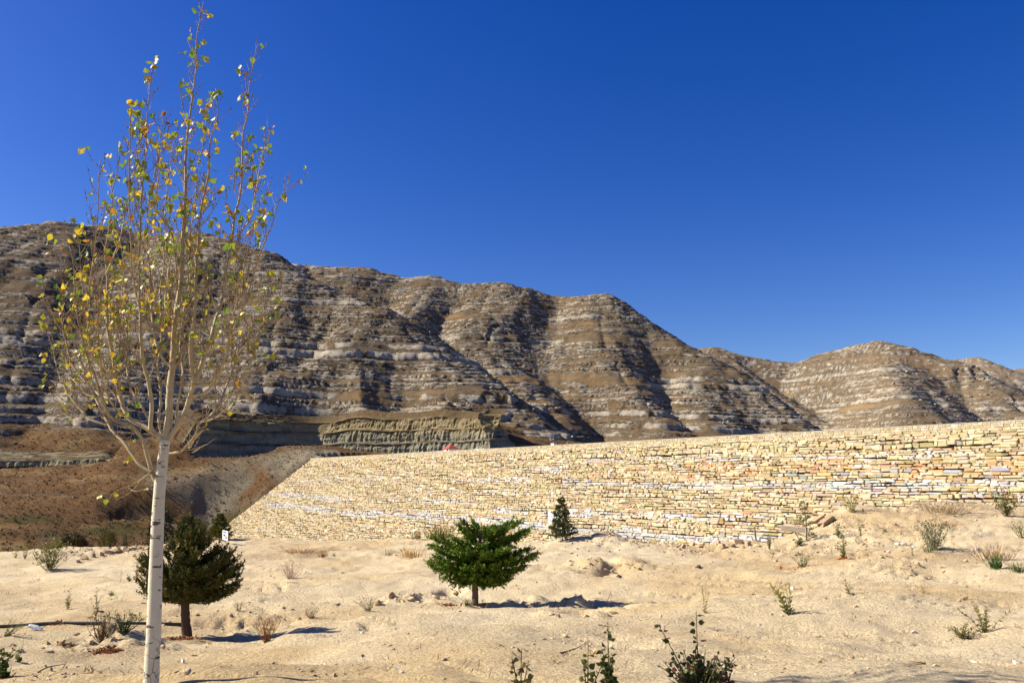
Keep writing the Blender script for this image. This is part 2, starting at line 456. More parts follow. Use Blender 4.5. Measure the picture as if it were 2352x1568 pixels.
tag(link('ground', mk_mesh('ground', np.stack([gx, gy, gzv], 1), [gq], gc, M_SAND, True)), kind='structure')

# ------------------------------------------------------------------ hills
BC = [(720,1053,318),(690,1055,316),(600,1062,318),(640,1102,303),(592,1152,299),(545,1200,290),(500,1240,275),(450,1252,258),(250,1258,238),(0,1262,225),(-400,1265,220),
 (0,1150,280),(250,1150,285),(420,1150,292),(450,1062,326),(250,1070,322),(0,1075,318),(-300,1075,310),(-300,1150,275),(0,1050,336),(250,1040,342),(-300,1040,330),(450,1046,338)]
_b = [P(*c) for c in BC] + [np.array(q, float) for q in [(-60,200,-19),(-100,150,-19),(0,120,-19),(-150,180,-19),(60,60,-19),(100,330,2),(0,330,3),(-30,400,8),(100,500,8),(300,500,10),(-200,450,30),(200,200,2),(300,900,25)]]
_b = np.array(_b)
BT = TPS(_b[:, :2] / 100.0, _b[:, 2], 0.02)
# ridge crests: (u, v, distance) and slope of the flanks
RID = [
 (0.80, [(-500,620,560),(-200,560,580),(0,528,590),(130,515,610),(250,523,650),(330,545,690)]),
 (0.86, [(330,549,690),(400,546,650),(470,540,625),(540,556,610),(620,586,595),(740,655,560),(860,704,530),(960,790,492),(1090,868,452),(1200,948,424),(1310,1012,396)]),
 (0.90, [(470,545,625),(440,620,560),(350,740,480),(270,850,420),(210,950,375)]),
 (1.00, [(620,600,760),(700,612,800),(850,617,800),(930,640,790),(1000,637,780),(1060,653,770),(1150,652,760),(1210,664,765),(1270,684,775)]),
 (0.90, [(1130,655,760),(1105,720,700),(1120,800,640),(1190,880,570),(1280,955,520)]),
 (0.95, [(1270,687,780),(1330,682,760),(1390,677,740),(1440,713,720),(1520,766,690),(1600,818,660),(1700,884,620),(1800,955,575),(1870,995,550)]),
 (0.95, [(1370,690,735),(1390,800,640),(1450,900,570),(1520,960,530)]),
 (0.80, [(1480,800,1010),(1560,808,1000),(1640,800,990),(1700,815,985),(1760,826,980),(1830,838,985)]),
 (0.80, [(1640,805,985),(1720,870,900),(1830,945,800),(1900,985,740)]),
 (0.75, [(1830,838,985),(1900,810,950),(1960,795,920),(2010,785,900),(2060,795,890),(2110,810,880),(2180,828,860),(2260,880,800),(2352,945,740),(2450,1000,700)]),
 (0.85, [(2010,790,895),(2040,850,800),(2080,920,700)]),
 (0.60, [(2150,840,1330),(2180,827,1320),(2240,820,1300),(2290,840,1280),(2352,866,1250),(2500,930,1200)]),
 (0.50, [(2200,858,2000),(2300,849,2000),(2352,846,2000),(2500,856,2000),(2700,880,2000)]),
 (0.60, [(430,972,352),(560,962,382),(690,958,414),(760,950,414),(900,944,405),(1020,945,398),(1120,968,388),(1200,1000,384)]),
 (0.90, [(620,590,595),(640,690,530),(620,800,465),(600,900,415)]),
 (0.90, [(850,704,532),(800,790,475),(780,880,430)]),
 (0.85, [(130,518,610),(95,640,525),(50,780,445),(10,920,380)]),
 (0.95, [(1000,640,780),(940,720,690),(960,780,640)]),
 (0.85, [(1600,820,660),(1590,900,590),(1620,970,540)]),
]
RID = [(k, np.array([P(*c) for c in pl])) for k, pl in RID]
def cone(x, y, pl, k, r0):
    """height of the envelope of cones standing on a crest line, and the distance from it"""
    best = np.full(x.shape, -1e9); bd = np.zeros(x.shape)
    for a, b in zip(pl[:-1], pl[1:]):
        d = b[:2] - a[:2]; L = math.hypot(*d); g = (b[2] - a[2]) / L; d = d / L
        p = (x - a[0]) * d[0] + (y - a[1]) * d[1]; w = np.abs((x - a[0]) * d[1] - (y - a[1]) * d[0])
        l = p + w * g / math.sqrt(max(k * k - g * g, 1e-3)) if abs(g) < k * 0.98 else np.where(p > -1e9, L if g > 0 else 0.0, 0)
        l = np.clip(l, 0, L); dd = np.hypot(p - l, w)
        h = a[2] + g * l - k * (np.sqrt(dd * dd + r0 * r0) - r0)
        m = h > best
        best = np.where(m, h, best); bd = np.where(m, dd, bd)
    return best, bd
# excavated banks: foot line (u, v, distance), bench profile (back, up)
CUTS = [
 ([(425,1049,334),(560,1050,356),(700,1051,390),(716,1051,394),(740,1050,391),(900,1049,376),(1030,1044,366),(1125,1040,352),(1150,1036,356),(1185,1030,362)],
  [(0,0),(1.5,6.3),(4.4,6.9),(5.8,12.2),(8.4,12.7),(10.4,17.6),(13.0,19.0),(17,21.5)]),
 ([(-120,1068,318),(0,1068,322),(100,1066,326),(200,1063,328),(260,1058,331)], [(0,0),(1.0,2.0),(2.4,2.8),(6,3.6),(12,6.0)]),
]
CUTP = [(np.array([P(*c) for c in pl]), np.array(pr)) for pl, pr in CUTS]
def signed_back(x, y, pl):
    best = np.full(x.shape, 1e9); sg = np.zeros(x.shape); zz = np.zeros(x.shape); al = np.zeros(x.shape); acc = 0
    for a, b in zip(pl[:-1], pl[1:]):
        d = b[:2] - a[:2]; L2 = d @ d; L = math.sqrt(L2)
        tt = ((x - a[0]) * d[0] + (y - a[1]) * d[1]) / L2; t = np.clip(tt, 0, 1)
        dd = np.hypot(x - a[0] - t * d[0], y - a[1] - t * d[1]); m = dd < best
        s = np.sign(d[0] * (y - a[1]) - d[1] * (x - a[0]))
        best = np.where(m, dd, best); sg = np.where(m, s, sg); zz = np.where(m, a[2] + t * (b[2] - a[2]), zz); al = np.where(m, acc + tt * L, al); acc += L
    return best * sg, zz, al, acc
def hill_z(x, y):
    wx = x + 9 * fbm(x / 90, y / 90, 0.3, 3); wy = y + 9 * fbm(x / 90, y / 90, 7.3, 3)
    b = np.clip(BT(x / 100.0, np.minimum(y, 520) / 100.0), -19, 14) + 0.8 * fbm(x / 14, y / 14, 4.0, 4) + 1.5 * fbm(x / 45, y / 45, 2.0, 2)
    h = np.array(b, float); micro = 0.9 * fbm(x / 9, y / 9, 9., 3)
    ribs = 4.5 * fbm(x / 48, y / 110, 3.1, 4) + 1.5 * fbm(x / 15, y / 34, 50., 3)
    for i, (k, pl) in enumerate(RID):
        r0 = 6.0 if i == 13 else 14.0
        reach = pl[:, 2].max() / k + 60
        m = (np.hypot(x - pl[:, 0].mean(), y - pl[:, 1].mean()) < reach + np.ptp(pl[:, 0]) + np.ptp(pl[:, 1]))
        I = np.nonzero(m)[0]
        h0, d0 = cone(x[I], y[I], pl, k, r0)
        J = h0 + 25 > h[I]
        I = I[J]; d0 = d0[J]; h0 = h0[J]
        if not len(I): continue
        h1, d = cone(wx[I], wy[I], pl, k, r0)
        wgt = np.clip(d0 / 45, 0, 1)
        rb = ribs[I] * (0.25 if i == 13 else 1.0)
        hh = h0 * (1 - wgt) + h1 * wgt + rb * wgt + micro[I]
        e = 5.0; hI = h[I]
        h[I] = np.maximum(hI, hh) + e * np.log1p(np.exp(-np.minimum(np.abs(hI - hh) / e, 30))) * 0.6
    return h
_lr = random.Random(5)
lay = []; zc = -40.0
while zc < 420:
    if zc > 30:
        big = _lr.random() < 0.10
        ths = _lr.uniform(2.0, 4.0) if big else _lr.uniform(0.8, 1.9)
        thr = _lr.uniform(1.8, 2.8) if big else _lr.uniform(0.5, 1.1)
    else:
        ths = _lr.uniform(3.5, 8.0); thr = _lr.uniform(0.7, 1.8)
    lay.append((zc, ths, thr)); zc += ths + thr
LX, LY, LR = [], [], []
for z0, ths, thr in lay:
    LX += [z0, z0 + ths]; LY += [z0, z0 + ths * 0.30]
LX.append(zc); LY.append(zc); LX = np.array(LX); LY = np.array(LY)
SX, SV = [], []                                            # rock protrusion against strata height
for z0, ths, thr in lay:
    SX += [z0 + 0.1, z0 + ths * 0.72, z0 + ths - 0.05, z0 + ths + 0.35, z0 + ths + thr - 0.1]
    SV += [0, -0.5, -0.55, 1.0, 0.85]
SX = np.array(SX); SV = np.array(SV)
NAH = 720
angh = np.tan(np.concatenate([np.linspace(R(-52), R(-35.5), 60)[:-1], np.linspace(R(-35.5), R(35.5), NAH), np.linspace(R(35.5), R(50), 40)[1:]]))
rrh = np.concatenate([np.linspace(62, 200, 24)[:-1], np.linspace(200, 335, 90)[:-1], np.linspace(335, 820, 480)[:-1], np.linspace(820, 1080, 110)[:-1], np.linspace(1080, 1420, 60)[:-1], np.linspace(1420, 2400, 40)])
AH, RH = np.meshgrid(angh, rrh); shp = AH.shape
hx, hy = (AH * RH).ravel(), RH.ravel()
hz = hill_z(hx, hy)
for pl, pr in CUTP:
    back, zb, al, L = signed_back(hx, hy, pl)
    inr = (al > -1) & (al < L + 1)
    c = zb + np.maximum(back - pr[-1, 0], 0) * (0.95 + 0.12 * fbm(hx / 25, hy / 25, 2., 3)) + np.interp(back - 2.2, pr[:, 0], pr[:, 1]) * (0.12 + 0.88 * smooth(0, 14, al)) * 0.92 - 1.0
    hz = np.where(inr & (back > -1) & (back < 160), np.minimum(hz, c), hz)
    hz = np.where(inr & (back <= -1) & (back > -26), np.minimum(hz, zb - 0.4), hz)
# the dam sits in the valley: keep the land below its face and behind its crest
ds, dq = dam_st(hx, hy)
facez = 8.0 - dq / 1.3
hz = np.where((ds > -6) & (dq <= 0) & (dq > -45), np.minimum(hz, 6.6), hz)
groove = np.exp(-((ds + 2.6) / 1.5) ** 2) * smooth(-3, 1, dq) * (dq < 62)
side = smooth(-26, -3, ds) * (ds <= 4) * smooth(-8, 0, dq) * smooth(75, 58, dq)
hz = hz * (1 - side) + (np.maximum(facez, -19.5) - 0.9 + np.clip(-(ds + 1.5) * 0.35, 0, 3.0) + 0.9 * fbm(hx / 8, hy / 8, 3., 4)) * side
hz = hz - 1.3 * groove
hz = np.where((ds > -1.2) & (dq > 0) & (dq < 62), np.minimum(hz, np.maximum(facez, -20.5) - 1.2 + 0.5 * np.maximum(dq - 38, 0)), hz)
# strata
sc = hz + 0.018 * hx - 0.008 * hy + 1.6 * fbm(hx / 120, hy / 120, 5.5, 3) + 0.5 * fbm(hx / 15, hy / 15, 1.5, 2)
li = np.searchsorted(np.array([q[0] for q in lay]), sc).astype(float)
strike = hx * 0.9 + hy * 0.45
patch = smooth(-0.75, 0.15, fbm(strike / 45, li * 3.37, 0.6, 3) + 0.25 * fbm(hx / 60, hy / 60, 8.2, 2))
low = smooth(14, 36, hz + 6 * fbm(hx / 30, hy / 30, 6.0, 2))
amt = patch * (0.15 + 0.85 * low)
amt = np.where((ds > -25) & (dq > -46) & (hz < 30), 0.0, amt)
hz2 = hz + amt * (np.interp(sc, LX, LY) - sc)
prot = np.interp(sc, SX, SV)
gr = np.gradient(hz.reshape(shp), axis=0) / np.gradient(RH, axis=0)
gt = np.gradient(hz.reshape(shp), axis=1) / (np.gradient(AH, axis=1) * RH)
g0 = np.stack([gt.ravel(), gr.ravel() - gt.ravel() * AH.ravel()], 1)
gl = np.linalg.norm(g0, axis=1)[:, None] + 1e-6
dn = -g0 / gl * np.clip(gl / 0.3, 0, 1)
blk = 0.8 + 0.45 * fbm(strike / 9.0, li * 1.7, 0.2, 3)
off = (amt * prot * 1.05 * blk * (1 + .4 * vnoise(strike / 1.7, li * 1.3, .4)))[:, None]
nx = hx + dn[:, 0] * off[:, 0]; ny = hy + dn[:, 1] * off[:, 0]
hz2 = hz2 + 0.35 * fbm(hx / 2.2, hy / 2.2, hz / 2.2, 2) * (0.4 + amt)
# what grows and lies there
rockm = smooth(0.05, 0.7, prot) * smooth(0.1, 0.6, amt) * smooth(-0.6, 0.3, fbm(strike / 7, li * 2.1, 0.9, 3) + 0.15)
scree = smooth(0.15, 0.75, fbm(hx / 26, hy / 26, hz / 7, 4)) * (0.25 + 0.75 * low) * 0.75
rockm = np.maximum(rockm, scree * smooth(-0.2, 0.5, fbm(hx / 2.6, hy / 2.6, hz / 1.2, 2)))
v1 = fbm(hx / 60, hy / 60, 2.5, 3)[:, None]; v2 = fbm(hx / 7, hy / 7, hz / 2, 3)[:, None]; v3 = fbm(hx / 300., hy / 300., 3.7, 2)[:, None]
soil = np.array([0.158, 0.112, 0.064]) * (1 + 0.22 * v1 + 0.2 * v2)
soil = soil * (1 - 0.5 * smooth(0.0, 0.7, v1)) + np.array([0.18, 0.112, 0.05]) * 0.5 * smooth(0.0, 0.7, v1)
lyr = vnoise(sc / 7.0, 0.5, hx / 900.)[:, None]
rock = np.array([0.325, 0.283, 0.218]) * (1 + 0.18 * lyr + 0.22 * v2)
lowm = (1 - low)[:, None] * (hx < 40)[:, None]
scrub = np.array([0.150, 0.078, 0.030]) * (1 + 0.35 * fbm(hx / 18, hy / 18, 11., 4)[:, None])
pale = smooth(0.25, 0.7, fbm(hx / 22, hy / 9, 31., 3))[:, None]
scrub = scrub * (1 - pale * 0.7) + np.array([0.25, 0.17, 0.075]) * pale * 0.7
grn = (smooth(-0.1, 0.5, fbm(hx / 12, hy / 7, 41., 3)) * smooth(-6, -13, hz))[:, None]
scrub = scrub * (1 - grn * .8) + np.array([0.045, 0.048, 0.012]) * grn * .8
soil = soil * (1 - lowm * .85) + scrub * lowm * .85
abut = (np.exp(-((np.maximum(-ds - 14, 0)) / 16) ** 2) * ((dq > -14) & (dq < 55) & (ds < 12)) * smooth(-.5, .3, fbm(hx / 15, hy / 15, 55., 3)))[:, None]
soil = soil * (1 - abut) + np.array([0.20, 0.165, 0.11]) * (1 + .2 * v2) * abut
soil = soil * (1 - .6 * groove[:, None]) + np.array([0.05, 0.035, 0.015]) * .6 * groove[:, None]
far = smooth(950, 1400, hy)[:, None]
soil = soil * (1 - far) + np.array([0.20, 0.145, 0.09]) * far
rt = smooth(60, 420, hx)[:, None] * smooth(560, 760, hy)[:, None]       # paler limestone to the right
rock = rock * (1 + 0.15 * rt); soil = soil * (1 + 0.45 * rt)
idx = np.arange(shp[0] * shp[1]).reshape(shp)
hq = np.stack([idx[:-1, :-1], idx[:-1, 1:], idx[1:, 1:], idx[1:, :-1]], -1).reshape(-1, 4)
hid = (ds > 12) & (dq < 30) & (hy < 352) & (hz < 9)                 # bed of the reservoir and core of the dam
hq = hq[~hid[hq].all(1)]
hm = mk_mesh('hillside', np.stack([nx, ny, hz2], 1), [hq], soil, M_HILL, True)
def fattr(me, name, val, typ='FLOAT'):
    at = me.attributes.new(name, typ, 'POINT')
    if typ == 'FLOAT': at.data.foreach_set('value', np.asarray(val, np.float32))
    else:
        c = np.ones((len(val), 4), np.float32); c[:, :3] = val; at.data.foreach_set('color', c.ravel())
fattr(hm, 'sc', sc); fattr(hm, 'amt', np.clip(amt * 1.1, 0, 1)); fattr(hm, 'ledge', np.clip(rockm, 0, 1)); fattr(hm, 'Rock', rock, 'FLOAT_COLOR')
tag(link('hillside', hm), kind='structure')
# wide plain under everything, out to the horizon
b = 6000.0
tag(link('terrain', mk_mesh('terrain', [(-b, -b, -24), (b, -b, -24), (b, b, -24), (-b, b, -24)], [[(0, 1, 2, 3)]], np.array([[0.3, 0.22, 0.13]] * 4), M_CUT)), kind='structure')

# excavated marl banks
for ci, (pl, pr) in enumerate(CUTP):
    seg = np.linalg.norm(np.diff(pl[:, :2], axis=0), axis=1); cum = np.concatenate([[0], np.cumsum(seg)])
    n = int(cum[-1] / 0.35); s = np.linspace(0, cum[-1], n)
    cx = np.interp(s, cum, pl[:, 0]); cyy = np.interp(s, cum, pl[:, 1]); czz = np.interp(s, cum, pl[:, 2])
    ker = np.ones(9) / 9
    tx = np.gradient(cx); ty = np.gradient(cyy)
    tx = np.convolve(np.pad(tx, 4, 'edge'), ker, 'valid'); ty = np.convolve(np.pad(ty, 4, 'edge'), ker, 'valid')
    tl = np.hypot(tx, ty); bx, by = -ty / tl, tx / tl
    pl_len = np.concatenate([[0], np.cumsum(np.linalg.norm(np.diff(pr, axis=0), axis=1))])
    m = 58; q = np.linspace(0, pl_len[-1], m)
    pb = np.interp(q, pl_len, pr[:, 0]); ph = np.interp(q, pl_len, pr[:, 1])
    S, Q = np.meshgrid(s, np.arange(m)); PB = pb[Q]; PH = ph[Q]
    sl = np.gradient(ph) / (np.hypot(np.gradient(ph), np.gradient(pb)) + 1e-6); steep = smooth(0.6, 0.95, sl)[Q]
    topw = 1 + 0.10 * fbm(S / 30, 0.2, 3.0, 2)
    PH = PH * topw * (0.12 + 0.88 * smooth(0, 14, S)) * smooth(-2, 9, cum[-1] - S + 3)
    rill = steep * (0.55 * np.abs(fbm(S / 2.6, PH / 14, 5. + ci, 3)) + 0.45 * fbm(S / 0.9, PH / 2.5, 15. + ci, 3) + 1.6 * fbm(S / 14, PH / 40, 2., 2)) + 0.3 * fbm(S / 3, PB / 2, PH, 2)
    lay_ = steep * 0.45 * vnoise(PH * 1.1 + 0.3 * vnoise(S / 12, 0.), 0.5, S / 60)
    PBd = PB + rill + lay_
    X = cx[None] + bx[None] * PBd; Y = cyy[None] + by[None] * PBd
    Z = czz[None] - 0.6 + PH * 1.03 + 0.2 * fbm(S / 2, PB, PH, 2)
    t = smooth(7, 14, PH + 2.5 * fbm(S / 20, PH / 6, 1., 3))[..., None]
    c = np.array([0.215, 0.20, 0.14]) * (1 - t) + np.array([0.24, 0.19, 0.10]) * t
    if ci == 1: c = np.array([0.22, 0.195, 0.115]) * np.ones_like(c)
    c = c * (1 + 0.25 * fbm(S / 6, PH / 1.2, 8., 3) + 0.15 * vnoise(PH * 1.3, S / 40, .3))[..., None]
    br = np.maximum((1 - steep) * smooth(-.3, .4, fbm(S / 5, PB, 4., 3) + .25), smooth(10.5, 12.5, PB))[..., None]
    c = c * (1 - br) + np.array([0.115, 0.078, 0.040]) * br
    idx = np.arange(m * n).reshape(m, n)
    qd = np.stack([idx[:-1, :-1], idx[:-1, 1:], idx[1:, 1:], idx[1:, :-1]], -1).reshape(-1, 4)
    tag(link('cut_bank', mk_mesh('cut_bank', np.stack([X, Y, Z], -1).reshape(-1, 3), [qd], c.reshape(-1, 3), M_CUT, False)), kind='structure')
def hill_hit(u, v, y0=190, y1=1200):
    return g_hit0(u, v, lambda x, y: hill_z(np.asarray(x, float), np.asarray(y, float)), y0, y1)
# ------------------------------------------------------------------ dam
def damp(s, t, n=0.0):
    s = np.asarray(s, float)[..., None]; t = np.asarray(t, float)[..., None]; n = np.asarray(n, float)[..., None]
    return DA + s * DS + t * DT + n * DN
S0, S1 = -1.2, 305.0
def tmax(s):
    return np.interp(s, [0, 60, 100, 139, 175, 215, 255, 305], [47, 47, 45, 41, 37, 35.5, 26, 24])
dam_root = empty('dam', tuple(damp(140, 45)))
tag(dam_root, 'long stepped dam face of honey-coloured stones with white courses', 'dam')
do = np.asarray(dam_root.location)
# earth core behind the stones
m = MB(do)
cs = np.linspace(S0, S1, 60); tt = np.array([1.3, 47.0])
v = []
for s in cs:
    v += [damp(s, 1.3, -0.95), damp(s, 46.5, -0.95)]
v = np.array(v); q = [(2 * i, 2 * i + 2, 2 * i + 3, 2 * i + 1) for i in range(len(cs) - 1)]
m.add(v, (0.30, 0.23, 0.14), (), q)
ctop = []
for s in (S0, S1):                                       # crest deck and upstream side
    b0 = damp(s, 1.3, -0.95)
    ctop += [b0, b0 - DOUT * 9, b0 - DOUT * 20 + np.array([0, 0, -10.])]
m.add(np.array(ctop), (0.35, 0.3, 0.22), (), [(0, 1, 4, 3), (1, 2, 5, 4)])
m.add(np.array([damp(S0, 1.3, -.95), damp(S0, 46.5, -.95), damp(S0, 46.5, -12.), damp(S0, 1.3, -12.)]), (0.14, 0.1, 0.06), (), [(0, 1, 2, 3)])
m.build('embankment', M_STONE, dam_root)
rs = np.random.RandomState(11)
WB = [(28.1, 1.5, 11, 230, .9), (22.6, 1.2, 0, 75, .85), (22.3, .9, 95, 140, .7), (23.6, 1.0, 150, 215, .65), (13.4, 1.0, 8, 90, .55), (13.0, .9, 120, 152, .6), (9.6, 1.0, 140, 160, .5),
      (14.5, 1.1, 165, 300, .8), (7.1, .8, 165, 245, .55), (29.3, 1.0, 180, 222, .8), (18.0, .8, 100, 180, .25), (10.5, .8, 60, 110, .25), (16.5, .7, 215, 290, .35)]
def stone_col(s, t):
    r = rs.rand()
    base = np.array([0.44, 0.352, 0.205]) if r < .5 else (np.array([0.41, 0.30, 0.145]) if r < .76 else (np.array([0.48, 0.41, 0.275]) if r < .95 else np.array([0.36, 0.24, 0.115])))
    org = math.exp(-((t - 10.8) / 2.2) ** 2) * (1 / (1 + math.exp(-(s - 190) / 12.)))
    if rs.rand() < 0.40 * org: base = np.array([0.47, 0.265, 0.11])
    if abs(t - 11.8) < 1.0 and s > 215 and rs.rand() < 0.13: base = np.array([0.25, 0.265, 0.28])
    for tb, w, a, b, p in WB:
        tw = tb + 0.5 * math.sin(s / 17. + tb)
        if a < s < b and abs(t - tw) < w * (0.7 + 0.3 * math.sin(s / 5.3 + tb)) and rs.rand() < p * .95: base = np.array([0.425, 0.405, 0.37])
    if rs.rand() < 0.03: base = np.array([0.46, 0.43, 0.38])
    if t < 6 and s > 150: base = base * 0.6 + np.array([0.44, 0.365, 0.21]) * 0.4
    base = base * .85 + base.mean() * .15 * np.array([1.12, 1.0, .80])
    return np.clip(base * 1.02 * (1 + 0.12 * rs.randn()) + 0.015 * rs.randn(3), 0.05, 0.8)
SQ = np.array([(0, 1, 5, 4), (1, 2, 6, 5), (2, 3, 7, 6), (3, 0, 4, 7), (4, 5, 9, 8), (5, 6, 10, 9), (6, 7, 11, 10), (7, 4, 8, 11), (8, 9, 10, 11)])
def stone_verts(s0, s1, z0, z1):
    """a rough squared stone bedded level, its front face standing upright, stepped back from the one below"""
    w, h = s1 - s0, z1 - z0
    q = 1.3 * (8.0 - (z0 + z1) / 2) + rs.normal(0, .05); tw = rs.uniform(-.10, .10) * min(1, w)
    cs_ = [(s0, z0), (s1, z0), (s1, z1), (s0, z1)]
    jit = rs.uniform(-.19, .19, (4, 2)) * (min(w, 1.0), h); o = []
    for ins, nn in ((0.0, -.75), (0.02, -.09), (0.12, 0.0)):
        for k, (a, b) in enumerate(cs_):
            sx = 1 if k in (0, 3) else -1; sy = 1 if k < 2 else -1
            o.append(DA + DS * (a + jit[k, 0] + sx * ins * min(w, 1.2)) + DOUT * (q + nn - tw * sx + rs.uniform(-.03, .03) - .05 * (k >= 2)) + np.array([0, 0, b + jit[k, 1] + sy * ins * h - 8.0]))
    return np.array(o)
stones = []
z = 7.0
while z > -20.5:
    rh = rs.uniform(0.26, 0.44) if rs.rand() < .82 else rs.uniform(0.44, 0.66)
    if z > 4.8: rh *= 1.25
    s = S0 + rs.uniform(0, 1.0); rowj = np.repeat(rs.uniform(-.15, .15, 64), 2) + rs.uniform(-.1, .1, 128)
    while s < S1:
        w = rs.uniform(0.40, 1.6) if rs.rand() < .85 else rs.uniform(1.5, 2.6)
        wav = 0.10 * math.sin(s / 9.0 + z * .9) + 0.06 * math.sin(s / 3.7 + z * 2.1) + rowj[int(s / 3.0) % 128] * rh
        zb, zt = z - rh + wav, z + wav
        g = 0.004 + 0.016 * rs.rand(); t = (8 - z) * 1.64
        if t < tmax(s):
            if rs.rand() < 0.14 and rh > 0.42:
                mid = zb + rh * rs.uniform(.35, .65)
                parts = [(s + g, s + w - g, zb + g, mid - g * .5), (s + g, s + w - g, mid + g * .5, zt - g)]
            elif rs.rand() < 0.08:
                parts = [(s + g, s + w - g, zb + g, zt - g - rs.uniform(.1, .35) * rh)]
            else:
                parts = [(s + g, s + w - g, zb + g, zt - g)]
            for a in parts:
                stones.append((stone_verts(*a), stone_col((a[0] + a[1]) / 2, (8 - (a[2] + a[3]) / 2) * 1.64)))
        s += w
    z -= rh
# sort by size in view
SV_ = np.array([q[0] for q in stones]); pu, pv = proj(SV_[:, 8:12])
edge_u = [-500, 0, 250, 530, 800, 1000, 1290, 1400, 1480, 1650, 1760, 1870, 1960, 2060, 2200, 2352, 2800]
edge_v = [1266, 1266, 1255, 1240, 1239, 1236, 1230, 1228, 1240, 1236, 1232, 1190, 1160, 1162, 1155, 1160, 1160]
area = np.ptp(pu, axis=1) * np.ptp(pv, axis=1)
mu, mv = pu.mean(1), pv.mean(1)
vis = (mu > 8) & (mu < 2344) & (mv < np.interp(mu, edge_u, edge_v) - 8)
order = np.argsort(-(area * vis))
top = set(order[:300].tolist())
m = MB(do)
restv, restc = [], []
for i, (v, c) in enumerate(stones):
    if i in top:
        cen = v.mean(0)
        o = link('stone', mk_mesh('stone', v - cen, [SQ], np.tile(c, (12, 1)), M_STONE), dam_root)
        o.location = cen - do
    else: restv.append(v); restc.append(c)
n = len(restv)
st = mk_mesh('stone_facing', (np.array(restv) - do).reshape(-1, 3), [(SQ[None] + np.arange(n)[:, None, None] * 12).reshape(-1, 4)], np.repeat(np.array(restc), 12, axis=0), M_STONE)
o = link('stone_facing', st, dam_root); o['kind'] = 'stuff'
# parapet along the crest
m = MB(do); bl = MB(do)
pb = damp(0, 1.75, 0.0) - DA                               # foot of the parapet, relative to DA
for a in np.arange(S0 + 1.2, S1, 12.0):
    b = min(a + 12.0, S1)
    cA = DA + DS * a + pb - DOUT * 0.32; cB = DA + DS * b + pb - DOUT * 0.32
    v = []
    for c in (cA, cB):
        for dx, dz in ((0.20, -.4), (0.20, 1.0), (-.25, 1.0), (-.25, -.4)): v.append(c + DOUT * dx + np.array([0, 0, dz]))
    m.add(v, (0.40, 0.33, 0.21), (), [(0, 1, 5, 4), (1, 2, 6, 5), (2, 3, 7, 6)])
m.build('parapet', M_STONE, dam_root)
zz = -0.2
BQ = SQ[:]
for row in range(3):
    hgt = (0.42, 0.38, 0.36)[row]; s = S0 + 1.2
    while s < S1 - 1:
        w = rs.uniform(.35, .95); g = .02
        p0 = DA + pb - DOUT * 0.12; pr = rs.uniform(.02, .09)
        jj = rs.uniform(-.03, .03, (4, 2)); o_ = []
        cc = [(s + g, zz + g), (s + w - g, zz + g), (s + w - g, zz + hgt - g), (s + g, zz + hgt - g)]
        for ins, nn in ((0, -.05), (0, pr * .5), (.035, pr)):
            for k, (a, b) in enumerate(cc):
                sx = 1 if k in (0, 3) else -1; sy = 1 if k in (0, 1) else -1
                o_.append(p0 + DS * (a + sx * ins + jj[k, 0]) + np.array([0, 0, b + sy * ins + jj[k, 1]]) + DOUT * nn)
        c = np.array([0.50, 0.42, 0.27]) if rs.rand() < .7 else (np.array([0.54, 0.49, 0.39]) if rs.rand() < .6 else np.array([0.45, 0.34, 0.19]))
        bl.add(o_, np.clip(c * .9 * (1 + .1 * rs.randn()), 0, .8), (), BQ)
        s += w
    zz += hgt
o = bl.build('parapet_stones', M_STONE, dam_root); o['kind'] = 'stuff'
cp = MB(do)                                                # coping slabs, joint every 2.4 m
for a in np.arange(S0 + 1.2, S1 - 2.4, 2.4):
    c = DA + pb + DS * (a + 1.2) - DOUT * 0.34 + np.array([0, 0, 1.03])
    cp.box(c, (2.37, .62, .10), np.array([0.50, 0.44, 0.33]) * rs.uniform(.92, 1.08), math.atan2(DS[1], DS[0]))
cpo = cp.build('coping', M_STONE, dam_root)
# small green tufts rooted in the joints
tf = MB(do)
for (u, v, r) in [(935,1050,.45),(1072,1058,.45),(1041,1056,.35),(1113,1058,.3),(1194,1055,.35),(1351,1068,.5),(2097,1033,.55),(1963,1031,.5),(1938,1033,.4),(1830,1037,.35),(812,1168,.5),(889,1148,.35),(1563,1070,.5),(1015,1052,.4),(812,1056,.3),(898,1056,.35),(1570,1018,.35),(1770,1052,.3)]:
    rr_ = ray(u, v); kk = (DA + DN * .35) @ DN / (rr_ @ DN); p = rr_ * kk; n = 46
    d = rs.randn(n, 3) * .5 + DN * .8 + np.array([0, 0, .5]); d /= np.linalg.norm(d, axis=1)[:, None]
    A_ = p + rs.randn(n, 3) * r * .25
    tf.blades(A_, A_ + d * r * rs.uniform(.5, 1.1, (n, 1)), r * .22, np.array([0.09, 0.085, 0.025]) * rs.uniform(.5, 1.3, (n, 1)), 3)
o = tf.build('joint_weeds', M_PLANT, dam_root); o['kind'] = 'stuff'

